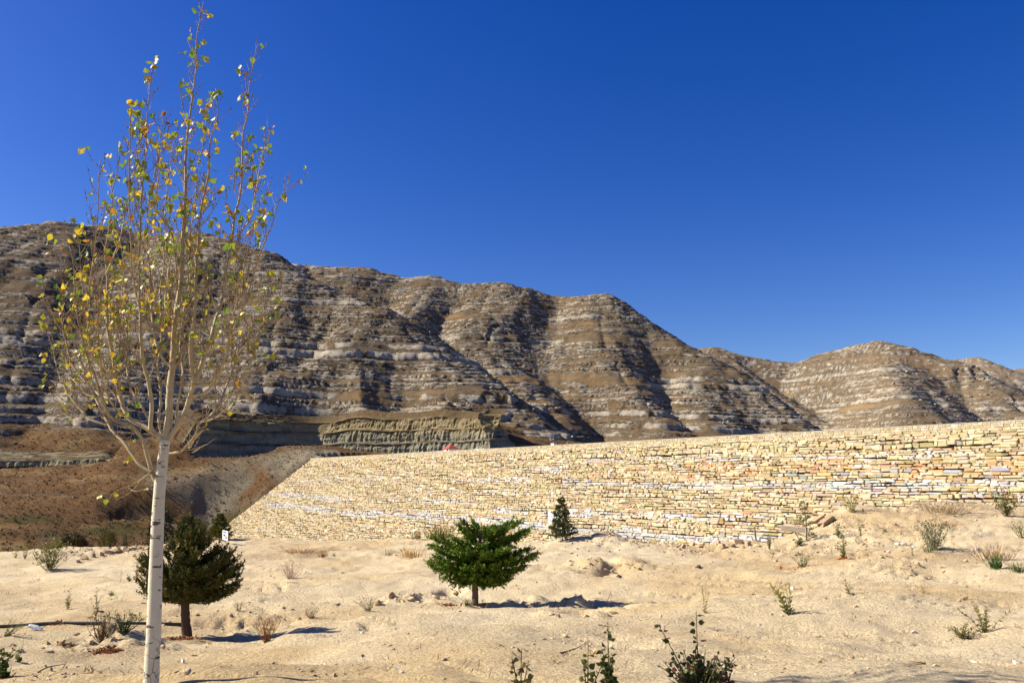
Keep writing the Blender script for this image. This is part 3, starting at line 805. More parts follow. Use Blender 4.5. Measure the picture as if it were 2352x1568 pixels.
# ------------------------------------------------------------------ on the crest
RZ = math.atan2(DS[1], DS[0])
def behind(u, back, z):
    """point 'back' metres behind the crest, seen in column u, at height z"""
    a = (u - CX) / F / CP
    A_ = DA - DOUT * back
    # solve x = a' * y on the line A_ + s*DS, with the real column slope at this height
    for _ in range(6):
        s = (a * A_[1] - A_[0]) / (DS[0] - a * DS[1]); p = A_ + s * DS; p[2] = z
        uu, _v = proj(p); a += (u - uu) / F / CP
    return p
hp = behind(1035, 5.5, 6.9)
ho = empty('crest_house', tuple(hp)); tag(ho, 'small white guard house with red hipped roof on the dam crest', 'house')
m = MB(hp); m.box(hp + [0, 0, 1.05], (3.1, 3.0, 2.1), (0.78, 0.76, 0.72), RZ); m.build('wall', M_MISC, ho)
def hip(mb, c, w, d, h, z, col, rz):
    v = np.array([(-w, -d, 0), (w, -d, 0), (w, d, 0), (-w, d, 0), (0, 0, h), (-w, -d, -.12), (w, -d, -.12), (w, d, -.12), (-w, d, -.12)], float)
    cz, sz = math.cos(rz), math.sin(rz); v = v @ np.array([[cz, sz, 0], [-sz, cz, 0], [0, 0, 1]])
    mb.add(v + c + [0, 0, z], col, [(0, 1, 4), (1, 2, 4), (2, 3, 4), (3, 0, 4)], [(5, 6, 1, 0), (6, 7, 2, 1), (7, 8, 3, 2), (8, 5, 0, 3), (8, 7, 6, 5)])
m = MB(hp); hip(m, hp, 1.95, 1.9, 1.15, 2.2, (0.42, 0.07, 0.04), RZ); rf = m.build('roof', M_MISC, ho)
m = MB(hp); an = hp - DS * 2.4
m.box(an + [0, 0, .75], (1.7, 2.2, 1.5), (0.76, 0.74, 0.70), RZ); m.build('annex', M_MISC, ho)
m = MB(hp); hip(m, an, 1.1, 1.3, .55, 1.55, (0.40, 0.08, 0.045), RZ); m.build('annex_roof', M_MISC, ho)
m = MB(hp); wv = hp + DOUT * 1.53 + DS * .6
m.box(wv + [0, 0, 1.5], (.8, .06, .8), (0.03, 0.03, 0.035), RZ); m.build('window', M_MISC, ho)
wp = behind(1012, 2.5, 6.9); m = MB(wp); m.box(wp + [0, 0, .66], (4.0, .35, 1.32), (0.76, 0.73, 0.66), RZ)
m.box(wp + [0, 0, 1.38], (4.2, .5, .1), (0.70, 0.67, 0.6), RZ)
tag(m.build('low_wall', M_MISC), 'short low white wall left of the red-roofed house on the crest', 'wall')
wp = behind(1108, 4.0, 6.9); m = MB(wp); m.box(wp + [0, 0, .7], (5.2, 2.2, 1.4), (0.36, 0.35, 0.32), RZ); m.box(wp + [0, 0, 1.46], (5.5, 2.5, .12), (0.5, 0.48, 0.44), RZ)
tag(m.build('concrete_shelter', M_MISC), 'low grey concrete slab building right of the red-roofed house', 'shelter')
mp = behind(1272, 1.2, 6.9); mo = empty('mast', tuple(mp)); tag(mo, 'thin dark mast on a white block standing on the dam crest', 'mast')
m = MB(mp); m.box(mp + [0, 0, .8], (1.15, .9, 1.6), (0.72, 0.69, 0.62), RZ); m.box(mp + [0, 0, 1.65], (1.3, 1.05, .1), (0.72, 0.69, 0.62), RZ); m.build('base', M_MISC, mo)
m = MB(mp); m.tube([mp + [0, 0, 1.6], mp + [0, 0, 2.5], mp + [0, 0, 3.5]], [.1, .085, .07], (.12, .12, .13), n=8); m.box(mp + [0, 0, 3.5], (.3, .18, .16), (.15, .15, .16), RZ); m.build('pole', M_MISC, mo)
# tunnel portal at the foot of the bank
pp = P(784, 1050, 384.5); po = empty('tunnel_portal', tuple(pp)); tag(po, 'small concrete tunnel portal at the foot of the grey bank', 'portal')
m = MB(pp)
for dx in (-1.75, 1.75): m.box(pp + [dx, 0, .9], (.5, 3.5, 3.0), (.34, .33, .30), -.2)
m.box(pp + [0, 0, 2.65], (4.4, 3.5, .5), (.36, .35, .32), -.2); m.build('frame', M_MISC, po)
m = MB(pp); m.box(pp + [0, 1.2, .8], (3.0, .2, 3.2), (.012, .012, .012), -.2); m.build('opening_shade', M_MISC, po)  # near-black slab: the darkness inside the tunnel mouth is put into its colour
# ------------------------------------------------------------------ poplar
def bark_extra(n, l, tc, c):
    # dark lenticels lying across the stem, and a few flaky patches low down
    mp = n.new('ShaderNodeMapping'); mp.inputs['Scale'].default_value = (11, 11, 34)
    l.new(tc.outputs['Object'], mp.inputs['Vector'])
    nz = n.new('ShaderNodeTexNoise'); nz.inputs['Scale'].default_value = 1.0; nz.inputs['Detail'].default_value = 2.0
    l.new(mp.outputs[0], nz.inputs['Vector'])
    r = n.new('ShaderNodeMapRange'); r.inputs[1].default_value = 0.625; r.inputs[2].default_value = 0.665
    l.new(nz.outputs[0], r.inputs[0])
    mp2 = n.new('ShaderNodeMapping'); mp2.inputs['Scale'].default_value = (14, 14, 9.0)
    nd = n.new('ShaderNodeTexNoise'); nd.inputs['Scale'].default_value = 9.0; l.new(tc.outputs['Object'], nd.inputs['Vector'])
    av = n.new('ShaderNodeVectorMath'); av.operation = 'MULTIPLY_ADD'; av.inputs[1].default_value = (.14, .14, .14)
    l.new(nd.outputs['Color'], av.inputs[0]); l.new(tc.outputs['Object'], av.inputs[2]); l.new(av.outputs[0], mp2.inputs['Vector'])
    v = n.new('ShaderNodeTexVoronoi'); v.feature = 'DISTANCE_TO_EDGE'; v.inputs['Scale'].default_value = 1.0
    l.new(mp2.outputs[0], v.inputs['Vector'])
    r2 = n.new('ShaderNodeMapRange'); r2.inputs[1].default_value = 0.045; r2.inputs[2].default_value = 0.01
    l.new(v.outputs['Distance'], r2.inputs[0])
    sp = n.new('ShaderNodeSeparateXYZ'); l.new(tc.outputs['Object'], sp.inputs[0])
    r3 = n.new('ShaderNodeMapRange'); r3.inputs[1].default_value = 0.50; r3.inputs[2].default_value = 0.20
    l.new(sp.outputs['Z'], r3.inputs[0])
    mu = n.new('ShaderNodeMath'); mu.operation = 'MULTIPLY'; l.new(r2.outputs[0], mu.inputs[0]); l.new(r3.outputs[0], mu.inputs[1])
    mxx = n.new('ShaderNodeMath'); mxx.operation = 'MAXIMUM'; l.new(r.outputs[0], mxx.inputs[0]); l.new(mu.outputs[0], mxx.inputs[1])
    m = n.new('ShaderNodeMix'); m.data_type = 'RGBA'
    l.new(mxx.outputs[0], m.inputs[0]); l.new(c, m.inputs[6]); m.inputs[7].default_value = (0.12, 0.09, 0.06, 1)
    return m.outputs[2]
M_TRUNK = vmat('poplar_bark', 0.7, 7.0, 0.12, 0.25, 18.0, 0.02, spec=0.25, extra=bark_extra)
PY = 5.75
pbx = P(341, 1610, PY); pbx[2] = gz(pbx[0], PY)
pop = empty('poplar_tree', tuple(pbx))
tag(pop, 'tall young poplar with pale trunk and sparse yellow and green autumn leaves', 'tree')
def smooth_poly(pts, step):
    pts = np.asarray(pts, float); d = np.concatenate([[0], np.cumsum(np.linalg.norm(np.diff(pts, axis=0), axis=1))])
    n = max(4, int(d[-1] / step)); s = np.linspace(0, d[-1], n)
    # Catmull-Rom through the points
    out = []
    for q in s:
        i = min(max(np.searchsorted(d, q) - 1, 0), len(pts) - 2)
        t = (q - d[i]) / max(d[i + 1] - d[i], 1e-9)
        p0 = pts[max(i - 1, 0)]; p1 = pts[i]; p2 = pts[i + 1]; p3 = pts[min(i + 2, len(pts) - 1)]
        out.append(0.5 * ((2 * p1) + (p2 - p0) * t + (2 * p0 - 5 * p1 + 4 * p2 - p3) * t * t + (3 * p1 - p0 - 3 * p2 + p3) * t ** 3))
    return np.array(out)
WHITE = np.array([0.63, 0.58, 0.435]); CREAM = np.array([0.50, 0.40, 0.225]); TIP = np.array([0.27, 0.17, 0.10])
tr = [(341, 1625, 37), (347, 1568, 34.5), (350, 1500, 33), (353, 1450, 32.5), (358, 1300, 31), (364, 1160, 30), (370, 1090, 28), (377, 1030, 26), (381, 1008, 22)]
tp = np.array([P(a, b, PY) for a, b, c in tr]); tw = .94 * np.array([c for a, b, c in tr]) / F * PY / 2
tp[0, 2] = min(tp[0, 2], pbx[2] - 0.1)
pts = smooth_poly(tp, 0.03); d = np.linspace(0, 1, len(pts))
wr = np.interp(d, np.linspace(0, 1, len(tw)), tw) * (1 + 0.025 * np.array([vnoise(np.array([q * 22]), np.array([.3]))[0] for q in d]))
m = MB(pbx); m.tube(pts, wr, WHITE, WHITE * np.array([.97, .96, .90]), n=20); m.build('trunk', M_TRUNK, pop, True)
# limbs traced from the photograph: points, width at foot and tip (px), depth at foot and tip (m from the stem)
LIMB = [
 ([(380,1012),(385,992),(390,939),(392,886),(398,834),(402,749),(412,675),(418,602),(425,500),(427,441),(428,366),(434,293),(443,220),(449,161),(450,88),(459,38),(466,3)], 21, 2.0, 0, .1),
 ([(386,1010),(408,979),(424,950),(437,908),(445,881),(440,860),(437,821),(437,781),(446,734),(450,646),(453,573),(460,485),(475,404),(478,322),(494,264),(492,205)], 15, 2.0, 0, -.45),
 ([(445,881),(456,855),(469,815),(482,781),(490,749),(504,699),(513,646),(525,573),(531,538),(537,494),(545,456),(551,410),(554,322),(566,264),(570,205),(580,146),(591,105)], 12, 2.0, -.1, .35),
 ([(445,884),(474,884),(495,863),(516,823),(530,786),(542,743),(560,705),(580,640),(598,588),(613,552),(627,520),(642,461),(660,440),(688,414)], 9, 1.8, -.1, -.6),
 ([(528,552),(540,542),(551,535),(578,500),(586,456),(592,425),(601,366),(623,293)], 6, 1.8, .2, .5),
 ([(424,954),(448,968),(474,963),(498,939),(519,894),(535,850),(556,807),(592,760),(627,714),(645,675),(650,640)], 9, 1.8, -.05, .75),
 ([(389,1041),(414,1037),(435,1021),(453,995),(461,976),(498,963),(524,939),(535,918),(575,900)], 7, 1.6, -.05, -.8),
 ([(378,1006),(356,995),(337,981),(303,963),(287,937),(276,905),(266,868),(257,807),(248,763),(245,705),(243,631),(240,576),(245,558),(257,485),(257,440),(268,400),(275,331)], 14, 1.8, 0, .3),
 ([(345,989),(349,929),(342,881),(333,844),(327,807),(323,719),(319,675),(320,588),(320,523),(322,440),(331,366),(336,264),(341,205),(350,144)], 11, 1.8, -.02, -.35),
 ([(394,842),(380,832),(363,799),(354,763),(348,705),(348,661),(342,588),(339,529),(345,440),(354,404),(366,322),(374,278),(379,249)], 8, 1.8, .03, .55),
 ([(403,735),(386,719),(380,690),(386,646),(392,588),(401,558)], 7, 3.5, .05, .1),
 ([(405,690),(402,552),(384,514),(367,488),(360,450),(372,380),(385,320),(392,275)], 6, 1.7, .05, -.3),
 ([(361,1111),(348,1084),(337,1045),(327,1013),(308,984),(274,971),(250,950),(234,913),(221,860),(202,807),(184,734),(175,661),(166,588),(158,564)], 12, 1.7, 0, -.5),
 ([(348,1084),(324,1071),(303,1045),(282,1018),(263,1000),(247,979),(234,952),(218,923),(203,892),(179,860),(163,828),(146,763),(143,725),(146,690),(140,617),(131,596),(124,564)], 9, 1.7, -.03, .5),
 ([(245,976),(205,963),(192,950),(171,926),(153,900),(139,873),(126,842),(121,821),(115,787),(103,766),(82,760)], 6, 1.6, .3, .7),
 ([(146,763),(134,746),(120,714),(111,690),(99,655)], 4.5, 1.6, .4, .3),
 ([(345,1088),(316,1105),(290,1118),(261,1129),(247,1145)], 4.5, 1.6, -.03, -.45),
 ([(274,915),(240,913),(218,894),(205,830),(200,760),(190,690),(185,620),(180,560),(172,528)], 6.5, 1.7, .1, .75),
 ([(261,863),(240,855),(224,834),(208,810),(202,740),(205,660),(215,600),(222,540),(225,480),(229,372)], 6.5, 1.7, .1, -.35),
 ([(323,719),(312,680),(300,620),(296,540),(295,440),(295,352),(298,278),(301,246)], 5.5, 1.7, -.1, -.6),
 ([(243,631),(262,590),(280,540),(290,480),(310,400),(318,340),(320,300)], 5, 1.6, .15, .45),
 ([(403,985),(410,930),(420,860),(415,800),(425,720),(440,640),(436,560),(448,480),(455,400),(470,330),(480,250)], 7, 1.7, .1, .8),
 ([(372,1000),(365,960),(372,900),(366,840),(375,760),(368,680),(378,600),(372,520),(385,440),(395,360),(402,300)], 7, 1.7, .1, .9),
 ([(356,995),(330,940),(300,890),(290,830),(292,760),(282,690),(284,610),(276,540),(270,490)], 7, 1.7, .05, .85),
 ([(437,908),(470,900),(500,860),(520,800),(530,730),(548,670),(560,600),(575,540),(585,500)], 7, 1.7, -.05, -.9),
 ([(498,939),(530,900),(560,850),(585,800),(600,740),(612,680),(625,630)], 5.5, 1.6, .3, .1),
 ([(303,963),(262,930),(240,880),(232,820),(225,750),(228,680),(214,610),(205,560)], 6, 1.6, .05, -.7),
]
prs = np.random.RandomState(21)
BR = []; twig_tips = []                                              # (point, direction, height fraction)
def grow(mb, p, d, L, r, depth, up=0.6):
    n = 7; pts = [p]; dd = d / np.linalg.norm(d)
    for k in range(n):
        dd = dd + np.array([0, 0, up * 0.30]) + prs.randn(3) * 0.10; dd /= np.linalg.norm(dd)
        p = p + dd * L / n; pts.append(p)
    pts = np.array(pts)
    c0 = CREAM * (0.9 if depth == 0 else .75); c1 = TIP
    mb.tube(pts, np.linspace(r, 0.0017, len(pts)), c0, c1, n=4, cap=False)
    for q in range(1, len(pts) - 1):                        # swollen buds
        if prs.rand() < 0.75:
            s_ = prs.randn(3); s_ /= np.linalg.norm(s_); mb.blade(pts[q] - dd * .006, pts[q] + s_ * .007 + dd * .014, .008, TIP * .7, None, .6)
    twig_tips.append((pts, dd, len(BR)))
    if depth == 0 and L > 0.26:
        for _ in range(prs.randint(1, 4)):
            i = prs.randint(2, n - 1); a = prs.randn(3); a[2] = abs(a[2]) * .4
            grow(mb, pts[i], dd * .8 + a / np.linalg.norm(a) * .7, L * prs.uniform(.3, .55), r * .6, 1)
for li_, (pl, w0, w1, y0, y1) in enumerate(LIMB):
    n = len(pl); t = np.linspace(0, 1, n)
    p3 = np.array([P(u, v, PY + y0 + (y1 - y0) * smooth(0, 1, tt)) for (u, v), tt in zip(pl, t)])
    pts = smooth_poly(p3, 0.035); k = len(pts); tt = np.linspace(0, 1, k)
    pts[2:] += (np.cumsum(prs.randn(k, 3), axis=0) * 0.0016)[2:]
    rad = (w1 + (w0 - w1) * .84 * (1 - tt) ** 1.5) / F * PY / 2
    m = MB(pbx)
    c0 = WHITE * np.array([.78, .70, .52]) if w0 > 10 else CREAM
    m.tube(pts, rad, c0 * .95, TIP if li_ != 10 else CREAM, n=8 if w0 > 9 else 6)
    L = np.linalg.norm(np.diff(pts, axis=0), axis=1).sum()
    nt = int(L / 0.046)
    for q in range(nt):
        f = 0.12 + 0.86 * (q + prs.rand()) / nt
        i = min(int(f * (k - 1)), k - 2); T = pts[i + 1] - pts[i]; T /= np.linalg.norm(T)
        a = prs.randn(3); a -= T * (a @ T); a /= np.linalg.norm(a)
        Lt = prs.uniform(.11, .42) * (1.25 - 0.75 * f)
        hh = pts[i][2] - pbx[2]
        if hh < 1.9: Lt *= .6
        grow(m, pts[i], T * .75 + a * prs.uniform(.6, 1.1), Lt, min(rad[i] * .6, .0042), 0)
    twig_tips.append((pts[-8:], pts[-1] - pts[-2], len(BR))); twig_tips.append((pts[-8:], pts[-1] - pts[-2], len(BR)))
    BR.append(m.build('branch', M_TWIG, pop, True))
# leaves: broad rhombic blades on thin stalks
LEAFC = [(0.14, 0.23, 0.022), (0.29, 0.34, 0.03), (0.50, 0.44, 0.03), (0.62, 0.44, 0.035), (0.54, 0.27, 0.03), (0.27, 0.12, 0.04)]
def leaf_mesh(i, col, bend, curl):
    st = .30
    o = [(0, -.012, 0), (0, .012, 0), (st, -.010, 0), (st, .010, 0)]
    half = [(0, 0), (.10, .24), (.26, .40), (.46, .40), (.68, .24), (.86, .08), (1.0, 0)]
    v = list(o); n0 = len(v)
    for x, y in half: v.append((st + x, 0, -bend * x * x))                       # midrib
    for s_ in (1, -1):
        for x, y in half[1:-1]: v.append((st + x, s_ * y, -bend * x * x + curl * y + .05 * math.sin(7 * x + s_ + i)))
    f = []; nm = len(half); a = n0; b = n0 + nm; c = b + nm - 2
    for base, fl in ((b, False), (c, True)):
        ring = [a] + [base + q for q in range(nm - 2)] + [a + nm - 1]
        for q in range(nm - 1):
            t_ = [a + q, ring[q], ring[q + 1]] if q > 0 else None
            if t_: f.append(tuple(t_[::-1] if fl else t_))
            t_ = [a + q, ring[q + 1], a + q + 1]
            if q < nm - 2 and t_[1] != t_[2]: f.append(tuple(t_[::-1] if fl else t_))
    v = np.array(v); cols = np.tile(np.array(col), (len(v), 1))
    ed = np.abs(v[:, 1]) > .2; cols[ed] *= prs.uniform(.75, 1.2)
    cols[:4] = (0.3, 0.22, 0.06)
    return v, cols, [t_ for t_ in f if len(set(t_)) == 3], [(0, 1, 3, 2)]
M_LEAF = vmat('poplar_leaf', 0.45, 30.0, 0.15, trans=0.38, spec=0.45)
LV = {}
for ci_, col in enumerate(LEAFC):
    for k in range(3):
        LV[(ci_, k)] = leaf_mesh(k, np.array(col) * prs.uniform(.85, 1.15), prs.uniform(-.25, .45), prs.uniform(-.1, .35))
LM = {k: mk_mesh('leaf', v, [np.array(q), np.array(t_)], c, M_LEAF) for k, (v, c, t_, q) in LV.items()}
leaves = []
def add_leaf(p, hf, bi):
    # petiole leaves the twig, blade hangs
    d = prs.randn(3) * .8 + np.array([0, 0, -.55]); d /= np.linalg.norm(d)
    n_ = prs.randn(3); n_ -= d * (n_ @ d); n_ /= np.linalg.norm(n_)
    y = np.cross(n_, d); sz = prs.uniform(.036, .060) * (1.0 if hf > .5 else .85)
    M = Matrix(((d[0], y[0], n_[0], p[0]), (d[1], y[1], n_[1], p[1]), (d[2], y[2], n_[2], p[2]), (0, 0, 0, 1)))
    w = [.26, .30, .20, .14, .06, .04] if hf > .55 else [.12, .26, .32, .21, .06, .03]
    leaves.append((M, sz, (prs.choice(6, p=w), prs.randint(3)), abs(n_[1]) * sz, bi))
for pts, dd, bi in twig_tips:
    hf = (pts[-1][2] - pbx[2]) / 5.4
    pr_ = .55 if hf > .62 else (.42 if hf > .42 else .25)
    if prs.rand() < pr_:
        for _ in range(prs.choice([1, 2, 3, 4], p=[.42, .30, .18, .10])):
            q = pts[-1 - min(len(pts) - 1, int(prs.exponential(.9)))]
            add_leaf(q + prs.randn(3) * .004, hf, bi)
for u, v in [(245,1150),(236,1140),(255,1143)]: add_leaf(P(u, v - 8, PY - .40), .45, 16)
leaves.sort(key=lambda q: -q[3])
rest = MB(pbx); pinv = Vector(pbx)
for i, (M, sz, key, _, bi) in enumerate(leaves):
    if i < 300:
        o = link('leaf', LM[key], BR[bi])
        o.matrix_local = Matrix.Translation(-pinv) @ M @ Matrix.Scale(sz, 4)
    else:
        v, c, t_, q = LV[key]; Mn = np.array(M)
        rest.add((v * sz) @ Mn[:3, :3].T + Mn[:3, 3], c, t_, q)
if rest.n:
    o = rest.build('foliage', M_LEAF, pop); o['kind'] = 'stuff'
print('leaves', len(leaves), 'twigs', len(twig_tips))

# ------------------------------------------------------------------ conifers
def conifer(name, label, base, trunk_pts, trunk_r, limbs, green, tuft, bark, needle_len, spacing, seed, upright=0.0, fan=0.45, density=1.0):
    """limbs: list of (start point, tip point, side-shoot length)"""
    r_ = np.random.RandomState(seed)
    root = empty(name, tuple(base)); tag(root, label, 'tree')
    m = MB(base); tpn = smooth_poly(trunk_pts, .06); m.tube(tpn, np.linspace(trunk_r[0], trunk_r[1], len(tpn)) * (1 + .06 * r_.randn(len(tpn))), bark, bark * .8, n=10)
    m.build('trunk', M_BARK, root, True)
    for (a, b, sl) in limbs:
        a = np.asarray(a, float); b = np.asarray(b, float); L = np.linalg.norm(b - a)
        mid = (a + b) / 2 + np.array([0, 0, .06 * L * (1 if upright <= 0 else -.6)]) + r_.randn(3) * .03 * L
        ax = smooth_poly([a, mid, b], max(L / 14, .02))
        mb = MB(base); mb.tube(ax, np.linspace(max(.006, trunk_r[1] * .45), .003, len(ax)), bark * .8, green * .8, n=5)
        A_, B_, C_ = [], [], []
        def shoot(p, d, l):
            k = max(2, int(l / spacing))
            d = d / np.linalg.norm(d)
            q = p.copy(); tone = np.clip(1 + .22 * r_.randn(), .5, 1.5)
            hue = r_.rand()
            cc = green * tone * (np.array([1.6, 1.25, .8]) if hue > .62 else np.array([.9, 1., 1.]))
            for s_ in range(k):
                d2 = d + np.array([0, 0, upright * .16]) + r_.randn(3) * .09; d = d2 / np.linalg.norm(d2)
                q = q + d * l / k
                nn = max(2, int(tuft * density))
                dirs = r_.randn(nn, 3) * .75 + d * .75 + np.array([0, 0, .35])
                dirs /= np.linalg.norm(dirs, axis=1)[:, None]
                pp_ = q + r_.randn(nn, 3) * .006
                A_.append(pp_); B_.append(pp_ + dirs * needle_len * r_.uniform(.6, 1.2, (nn, 1)))
                C_.append(np.clip(cc * r_.uniform(.7, 1.3, (nn, 1)), 0, 1))
        T = (b - a) / L
        side = np.cross(T, [0, 0, 1]); side = side / (np.linalg.norm(side) + 1e-6)
        ns = int(L / (spacing * .62)) + 3
        for i in range(ns):
            f = .18 + .82 * (i + r_.rand()) / ns
            p = ax[min(int(f * (len(ax) - 1)), len(ax) - 1)]
            sgn = 1 if r_.rand() < .5 else -1
            d = T * r_.uniform(.35, 1.0) + side * sgn * r_.uniform(.3, 1.1) + np.array([0, 0, 1]) * (r_.randn() * fan + upright * .8)
            shoot(p, d, sl * r_.uniform(.45, 1.1) * (1.2 - .55 * f))
        shoot(b - T * .05, T + np.array([0, 0, .05]), sl * .8)
        A2, B2, C2 = np.concatenate(A_), np.concatenate(B_), np.concatenate(C_)
        mb.blades(A2, B2, needle_len * .36, C2, seed)
        mb.build('branch', M_NEEDLE, root)
    return root
# flat-topped young cedar in the middle
cb = ghit(1091, 1388); CYd = cb[1]; pxm = F / CYd
def cz_(px, py, dy=0.0): return P(946.3 + .16406 * px, 1157.6 + .16406 * py, CYd + dy)
trunkp = [cb + [0, 0, -.08], cz_(885, 1250), cz_(880, 1080), cz_(900, 880), cz_(930, 680), cz_(950, 520), cz_(960, 400)]
crs = np.random.RandomState(3)
tips = [(230,470,-.1,760),(215,575,.25,780),(300,640,-.35,830),(175,810,.1,900),(220,880,-.3,950),(300,740,.5,880),(380,960,-.45,1000),(420,1050,.2,1040),(560,1130,-.3,1060),(650,1090,.45,1050),
 (1700,625,.1,760),(1810,700,-.15,860),(1740,770,.35,900),(1640,880,-.3,930),(1550,930,.2,970),(1370,1090,-.2,1040),(1250,1130,.3,1050),(1450,990,.45,1000),(1100,1150,-.4,1060),
 (650,300,-.1,560),(720,240,.1,480),(860,230,-.05,440),(900,320,.2,500),(1440,220,.1,520),(1560,230,-.15,560),(1690,340,.05,620),(1590,380,.25,640),(1330,330,-.2,540),(1500,470,.3,680),(1150,310,.15,480),(1220,330,-.3,500),(1050,370,.1,500),
 (800,640,-.65,760),(1050,700,-.7,800),(620,700,-.6,820),(1300,660,-.6,790),(950,880,-.7,930),(760,900,-.65,950),(1200,880,-.6,930),(500,600,-.45,760),(1450,600,-.4,760),(1000,560,-.5,650),(560,480,-.2,680),(430,520,.3,720),
 (800,700,.65,820),(1150,760,.65,850),(1400,700,.6,800),(550,760,.6,860),(700,1110,-.2,1060),(820,1120,-.35,1070),(1010,1140,.1,1070),(1160,1120,-.3,1060),(680,1010,-.5,1020),(1080,1050,-.55,1030),(900,1020,-.6,1030),(450,880,-.5,950),(1350,860,.5,930),(700,820,.5,880),(1560,700,-.3,820),(1300,980,-.45,1000),(1250,560,.2,700),(760,440,.2,600),(700,520,-.35,680),(1380,460,-.2,620),(980,960,.6,980),(1450,780,-.5,880),(340,830,-.4,900)]
limbs = []
tz = np.array([q[2] for q in trunkp])
for px_, py_, dy, ay in tips:
    tip = cz_(900 + (px_ - 900) * .91, 700 + (py_ - 700) * .95, dy * .9); att = cz_(900, ay)
    k = np.clip(np.interp(att[2], tz, np.arange(len(tz))), 0, len(tz) - 1); i = min(int(k), len(tz) - 2); a0 = np.array(trunkp[i]) * (1 - (k - i)) + np.array(trunkp[i + 1]) * (k - i)
    limbs.append((a0, tip, .25))
conifer('cedar_tree', 'bushy green cedar with notched flat top on the sand', cb, trunkp, (.092, .035), limbs, np.array([0.100, 0.165, 0.016]), 6, np.array([.16, .11, .075]), .060, .030, 31, upright=.05, fan=.35, density=1.0)
# dark round juniper behind the poplar stem
jb = ghit(432, 1462); JY = jb[1]
def jz(px, py, dy=0.0): return P(294 + .1992 * px, 1176 + .1992 * py, JY + dy)
trunkp = [jb + [0, 0, -.08], jz(665, 1250), jz(660, 1050), jz(670, 850), jz(690, 600), jz(700, 400)]
tz = np.array([q[2] for q in trunkp])
limbs = []
for px_, py_, dy, ay in [(90,560,0,900),(110,680,.2,950),(90,830,-.2,1000),(160,560,-.3,880),(230,500,.2,850),(150,920,.1,1020),(240,980,-.25,1030),(330,600,-.4,900),(420,480,.3,800),(340,940,.35,1000),(430,960,-.4,1020),
 (560,260,0,620),(640,120,.1,520),(720,90,-.1,480),(800,150,.2,520),(860,230,-.2,560),(600,200,-.3,560),(900,320,.3,620),(520,380,-.4,700),(760,220,-.4,560),(480,400,.1,720),(960,360,-.1,650),(680,300,-.5,640),(560,520,-.55,760),(780,480,-.55,740),
 (1060,420,0,760),(1140,440,.2,800),(1230,480,-.15,840),(1290,560,.1,880),(1340,640,-.1,920),(1330,740,.15,950),(1300,840,-.2,980),(1240,930,.1,1010),(1150,940,-.3,1010),(1180,560,-.4,860),(1080,620,-.5,880),(1210,720,-.4,930),(1050,820,-.5,970),(950,900,-.4,1000),(900,680,-.6,880),(1100,900,.4,1000),(1200,640,.4,880),(980,560,.45,800),(880,860,.45,960),
 (500,760,-.55,920),(660,720,-.6,880),(700,900,-.5,980),(560,930,-.4,1000),(300,760,-.45,960),(240,700,.4,930),(420,760,.5,920),(620,640,.5,820),(760,760,.5,900),(820,980,-.2,1020),(1000,960,.1,1020)]:
    tip = jz(690 + (px_ - 690) * .92, py_ + 10, dy); att = jz(670, ay + 20)
    k = np.clip(np.interp(att[2], tz, np.arange(len(tz))), 0, len(tz) - 1); i = min(int(k), len(tz) - 2); a0 = np.array(trunkp[i]) * (1 - (k - i)) + np.array(trunkp[i + 1]) * (k - i)
    limbs.append((a0, tip, .27))
conifer('juniper_tree', 'dark rounded juniper on the sand right behind the poplar trunk', jb, trunkp, (.10, .035), limbs, np.array([0.075, 0.076, 0.017]), 5, np.array([.10, .065, .04]), .055, .030, 77, upright=.75, fan=.5, density=1.0)
# small conical cedars
def sapling(name, label, u, v, htop, wpx, green, seed, dense=1.0):
    b = ghit(u, v); Y = b[1]; H = (v - htop) / F * Y; Wd = wpx / F * Y / 2
    r_ = np.random.RandomState(seed); limbs = []
    tpz = [b + [0, 0, -.05], b + [.02 * H, 0, H * .4], b + [0.01 * H, 0, H * .75], b + [0, 0, H]]
    nb = int(64 * dense)
    for i in range(nb):
        f = .05 + .9 * i / nb; th = i * 2.4 + r_.rand(); L = Wd * (1.05 - f) ** .8 * r_.uniform(.7, 1.15)
        a = b + np.array([0, 0, H * f]); limbs.append((a, a + np.array([math.cos(th) * L, math.sin(th) * L, .28 * L + r_.randn() * .03]), max(.1, L * .38)))
    return conifer(name, label, b, tpz, (.03, .008), limbs, green, 5, np.array([.14, .11, .08]), .075, .05, seed, upright=.1, fan=.25, density=dense)
sapling('cedar_sapling', 'small dark green conical cedar sapling beside the white square sign', 1291, 1242, 1142, 62, np.array([0.045, 0.060, 0.012]), 5)
sapling('cedar_sapling', 'thin sparse cedar sapling behind the tilted striped sign board', 1852, 1240, 1150, 58, np.array([0.105, 0.105, 0.045]), 8, .42)
sapling('cedar_sapling', 'yellow-green sapling half hidden behind the juniper and its small sign', 503, 1240, 1180, 56, np.array([0.075, 0.085, 0.008]), 9)
